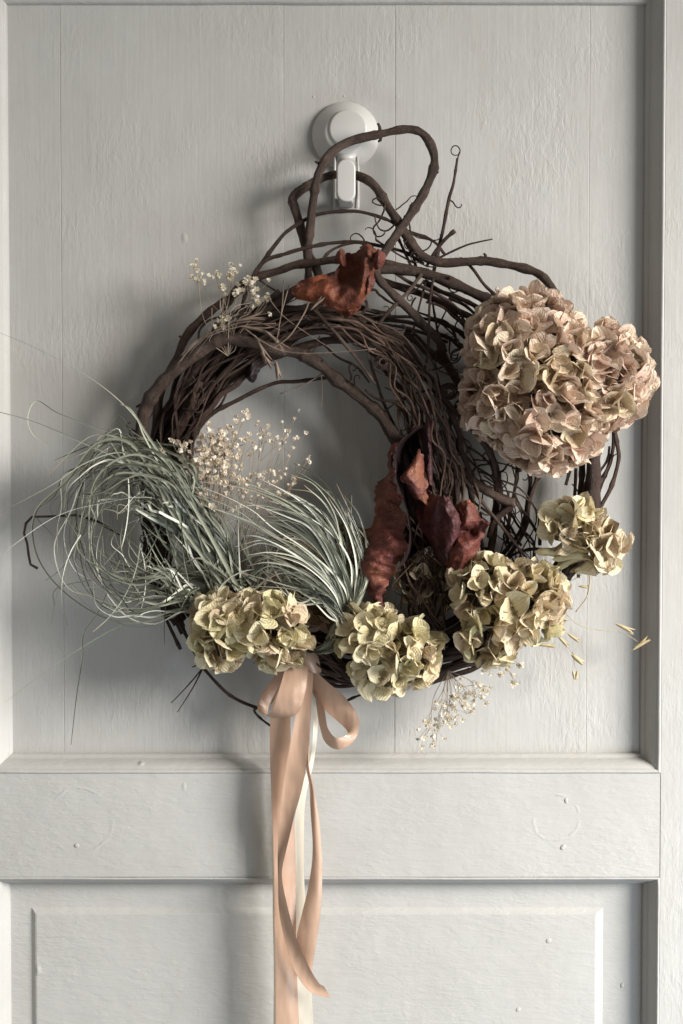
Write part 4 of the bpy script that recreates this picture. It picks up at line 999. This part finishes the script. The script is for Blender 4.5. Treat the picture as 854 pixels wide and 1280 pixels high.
def sprig(label, base, tips, seed, mat, br=3, r=4.2, spread=7, rstem=.7, bow_=6):
    q = random.Random(seed); t = thing('gypsophila_sprig', label, 'dried flowers', W(*base), 'dried gypsophila sprigs'); st = MB(); bl = MB()
    def tb(P, ra, rb):
        Q = spline(P, 5); n = len(Q); st.tube([W(*z) for z in Q], [RS(ra + (rb - ra) * i / (n - 1), 90) for i in range(n)], 4)
        return Q
    for tp in tips:
        m1 = tuple(a * .6 + b * .4 + q.gauss(0, bow_) for a, b in zip(base, tp)); m2 = tuple(a * .22 + b * .78 + q.gauss(0, bow_ * .4) for a, b in zip(base, tp))
        Q = tb([base, m1, m2, tp], rstem, rstem * .55)
        blossom(bl, W(*tp), RS(r * q.uniform(.8, 1.2), 90), q)
        for k in range(br):
            s_ = Q[int(len(Q) * q.uniform(.5, .95))]
            e = (tp[0] + q.gauss(0, spread), tp[1] + q.gauss(0, spread), tp[2] + q.gauss(0, spread))
            tb([s_, tuple((a + b) / 2 + q.gauss(0, 1.2) for a, b in zip(s_, e)), e], rstem * .5, rstem * .4)
            blossom(bl, W(*e), RS(r * q.uniform(.65, 1.1), 90), q)
    st.part('stem', M_STEM, t); o = bl.part('blossoms', mat, t, False); o['kind'] = 'stuff'
    return t
sprig('small white gypsophila sprig at the upper left outside the ring', (285, 445, 80),
      [(242, 330, 70), (247, 346, 72), (268, 340, 70), (276, 357, 72), (287, 344, 74), (293, 338, 74), (300, 365, 76), (312, 352, 76), (316, 368, 78), (322, 378, 80), (286, 398, 84), (278, 402, 84), (334, 374, 70), (320, 350, 78)], 61, M_GYP, 5, 4.4, 6, .5, 10)
tips = [(R.gauss(252, 22), R.gauss(578, 30), R.uniform(84, 104)) for _ in range(34)] + [(R.gauss(272, 12), R.gauss(545, 14), 96) for _ in range(8)]
tips = [(x, max(522, y), z) for x, y, z in tips]
sprig('dense tan gypsophila cluster inside the left of the ring', (262, 715, 70), tips, 62, M_GYPD, 5, 5.2, 9, .5, 5)
sprig('loose airy gypsophila sprig arching across the ring opening above the air plants', (300, 720, 60),
      [(335, 532, 78), (328, 545, 78), (345, 548, 76), (318, 560, 80), (300, 566, 80), (357, 536, 66), (385, 575, 60), (343, 590, 80), (330, 600, 80), (350, 600, 78), (310, 600, 80), (296, 600, 82), (320, 620, 80), (345, 615, 76), (300, 630, 80), (285, 590, 82), (368, 600, 66), (285, 560, 82), (365, 560, 66)], 63, M_GYPD, 5, 4.0, 9, .45, 5)
sprig('gypsophila sprig with tiny dried buds hanging below the bottom cream hydrangea', (560, 838, 70),
      [(529, 922, 66), (545, 926, 66), (536, 905, 68), (548, 908, 66), (558, 893, 68), (570, 898, 68), (566, 875, 70), (580, 880, 70), (588, 868, 70), (584, 893, 66), (600, 872, 66), (552, 880, 70), (575, 858, 72), (594, 856, 70), (606, 862, 68), (560, 908, 66)], 64, M_GYP, 5, 4.0, 7, .45, 4)
sprig('tiny gypsophila sprig peeping out below the lower right hydrangea', (620, 815, 70), [(634, 838, 72), (642, 845, 72), (626, 842, 74), (648, 832, 70), (612, 842, 72), (645, 852, 70)], 65, M_GYP, 1, 4.4, 5, .5, 2)

# ---------------------------------------------------------------- oat grass on the right
oat = thing('oat_grass_sprig', 'straw coloured oat grass with dangling husks at the lower right', 'dried grass', W(690, 760, 60))
for P, r in [([(690, 745, 60), (706, 765, 56), (722, 780, 52), (745, 787, 48), (772, 789, 44)], .6), ([(772, 789, 44), (786, 795, 42), (800, 804, 40)], .4), ([(680, 775, 60), (692, 788, 56), (703, 800, 52)], .6), ([(690, 780, 58), (700, 785, 56), (712, 793, 52)], .5),
             ([(700, 795, 54), (712, 812, 50), (720, 820, 48)], .5), ([(680, 800, 56), (672, 806, 56), (680, 808, 54)], .5), ([(716, 815, 50), (719, 835, 46)], .4), ([(732, 700, 56), (737, 722, 54), (734, 745, 52), (720, 765, 50)], 1.0), ([(700, 730, 56), (718, 724, 54), (730, 716, 52)], .4)]:
    vine(P, r, r * .7, M_STRAW, 'stalk', 5, 6, False, .4, oat)
for a in [(768, 779, 44, .42, 28, 3.4), (790, 813, 40, -.62, 27, 3.6), (697, 795, 52, .75, 20, 3), (709, 792, 50, .55, 19, 3), (672, 806, 54, .05, 24, 3), (714, 818, 48, .65, 20, 5), (716, 838, 46, 1.3, 12, 3), (722, 838, 46, 1.7, 12, 3), (723, 733, 50, .05, 14, 2.6)]:
    spikelet(oat, *a, M_STRAW, 'husk', .05)
hb = thing('dried_grass_sprig', 'cream flat grass blades under the small right hydrangea head', 'dried grass', W(700, 710, 60))
for a in [(668, 690, 84, .0, 46, 9), (690, 700, 86, -.25, 52, 9), (695, 712, 80, -.55, 46, 8), (700, 695, 90, -.1, 46, 8), (686, 722, 76, -.8, 40, 6), (712, 715, 72, -.35, 30, 5), (738, 672, 86, -1.05, 28, 7)]:
    spikelet(hb, *a, M_OLIVE, 'blade')
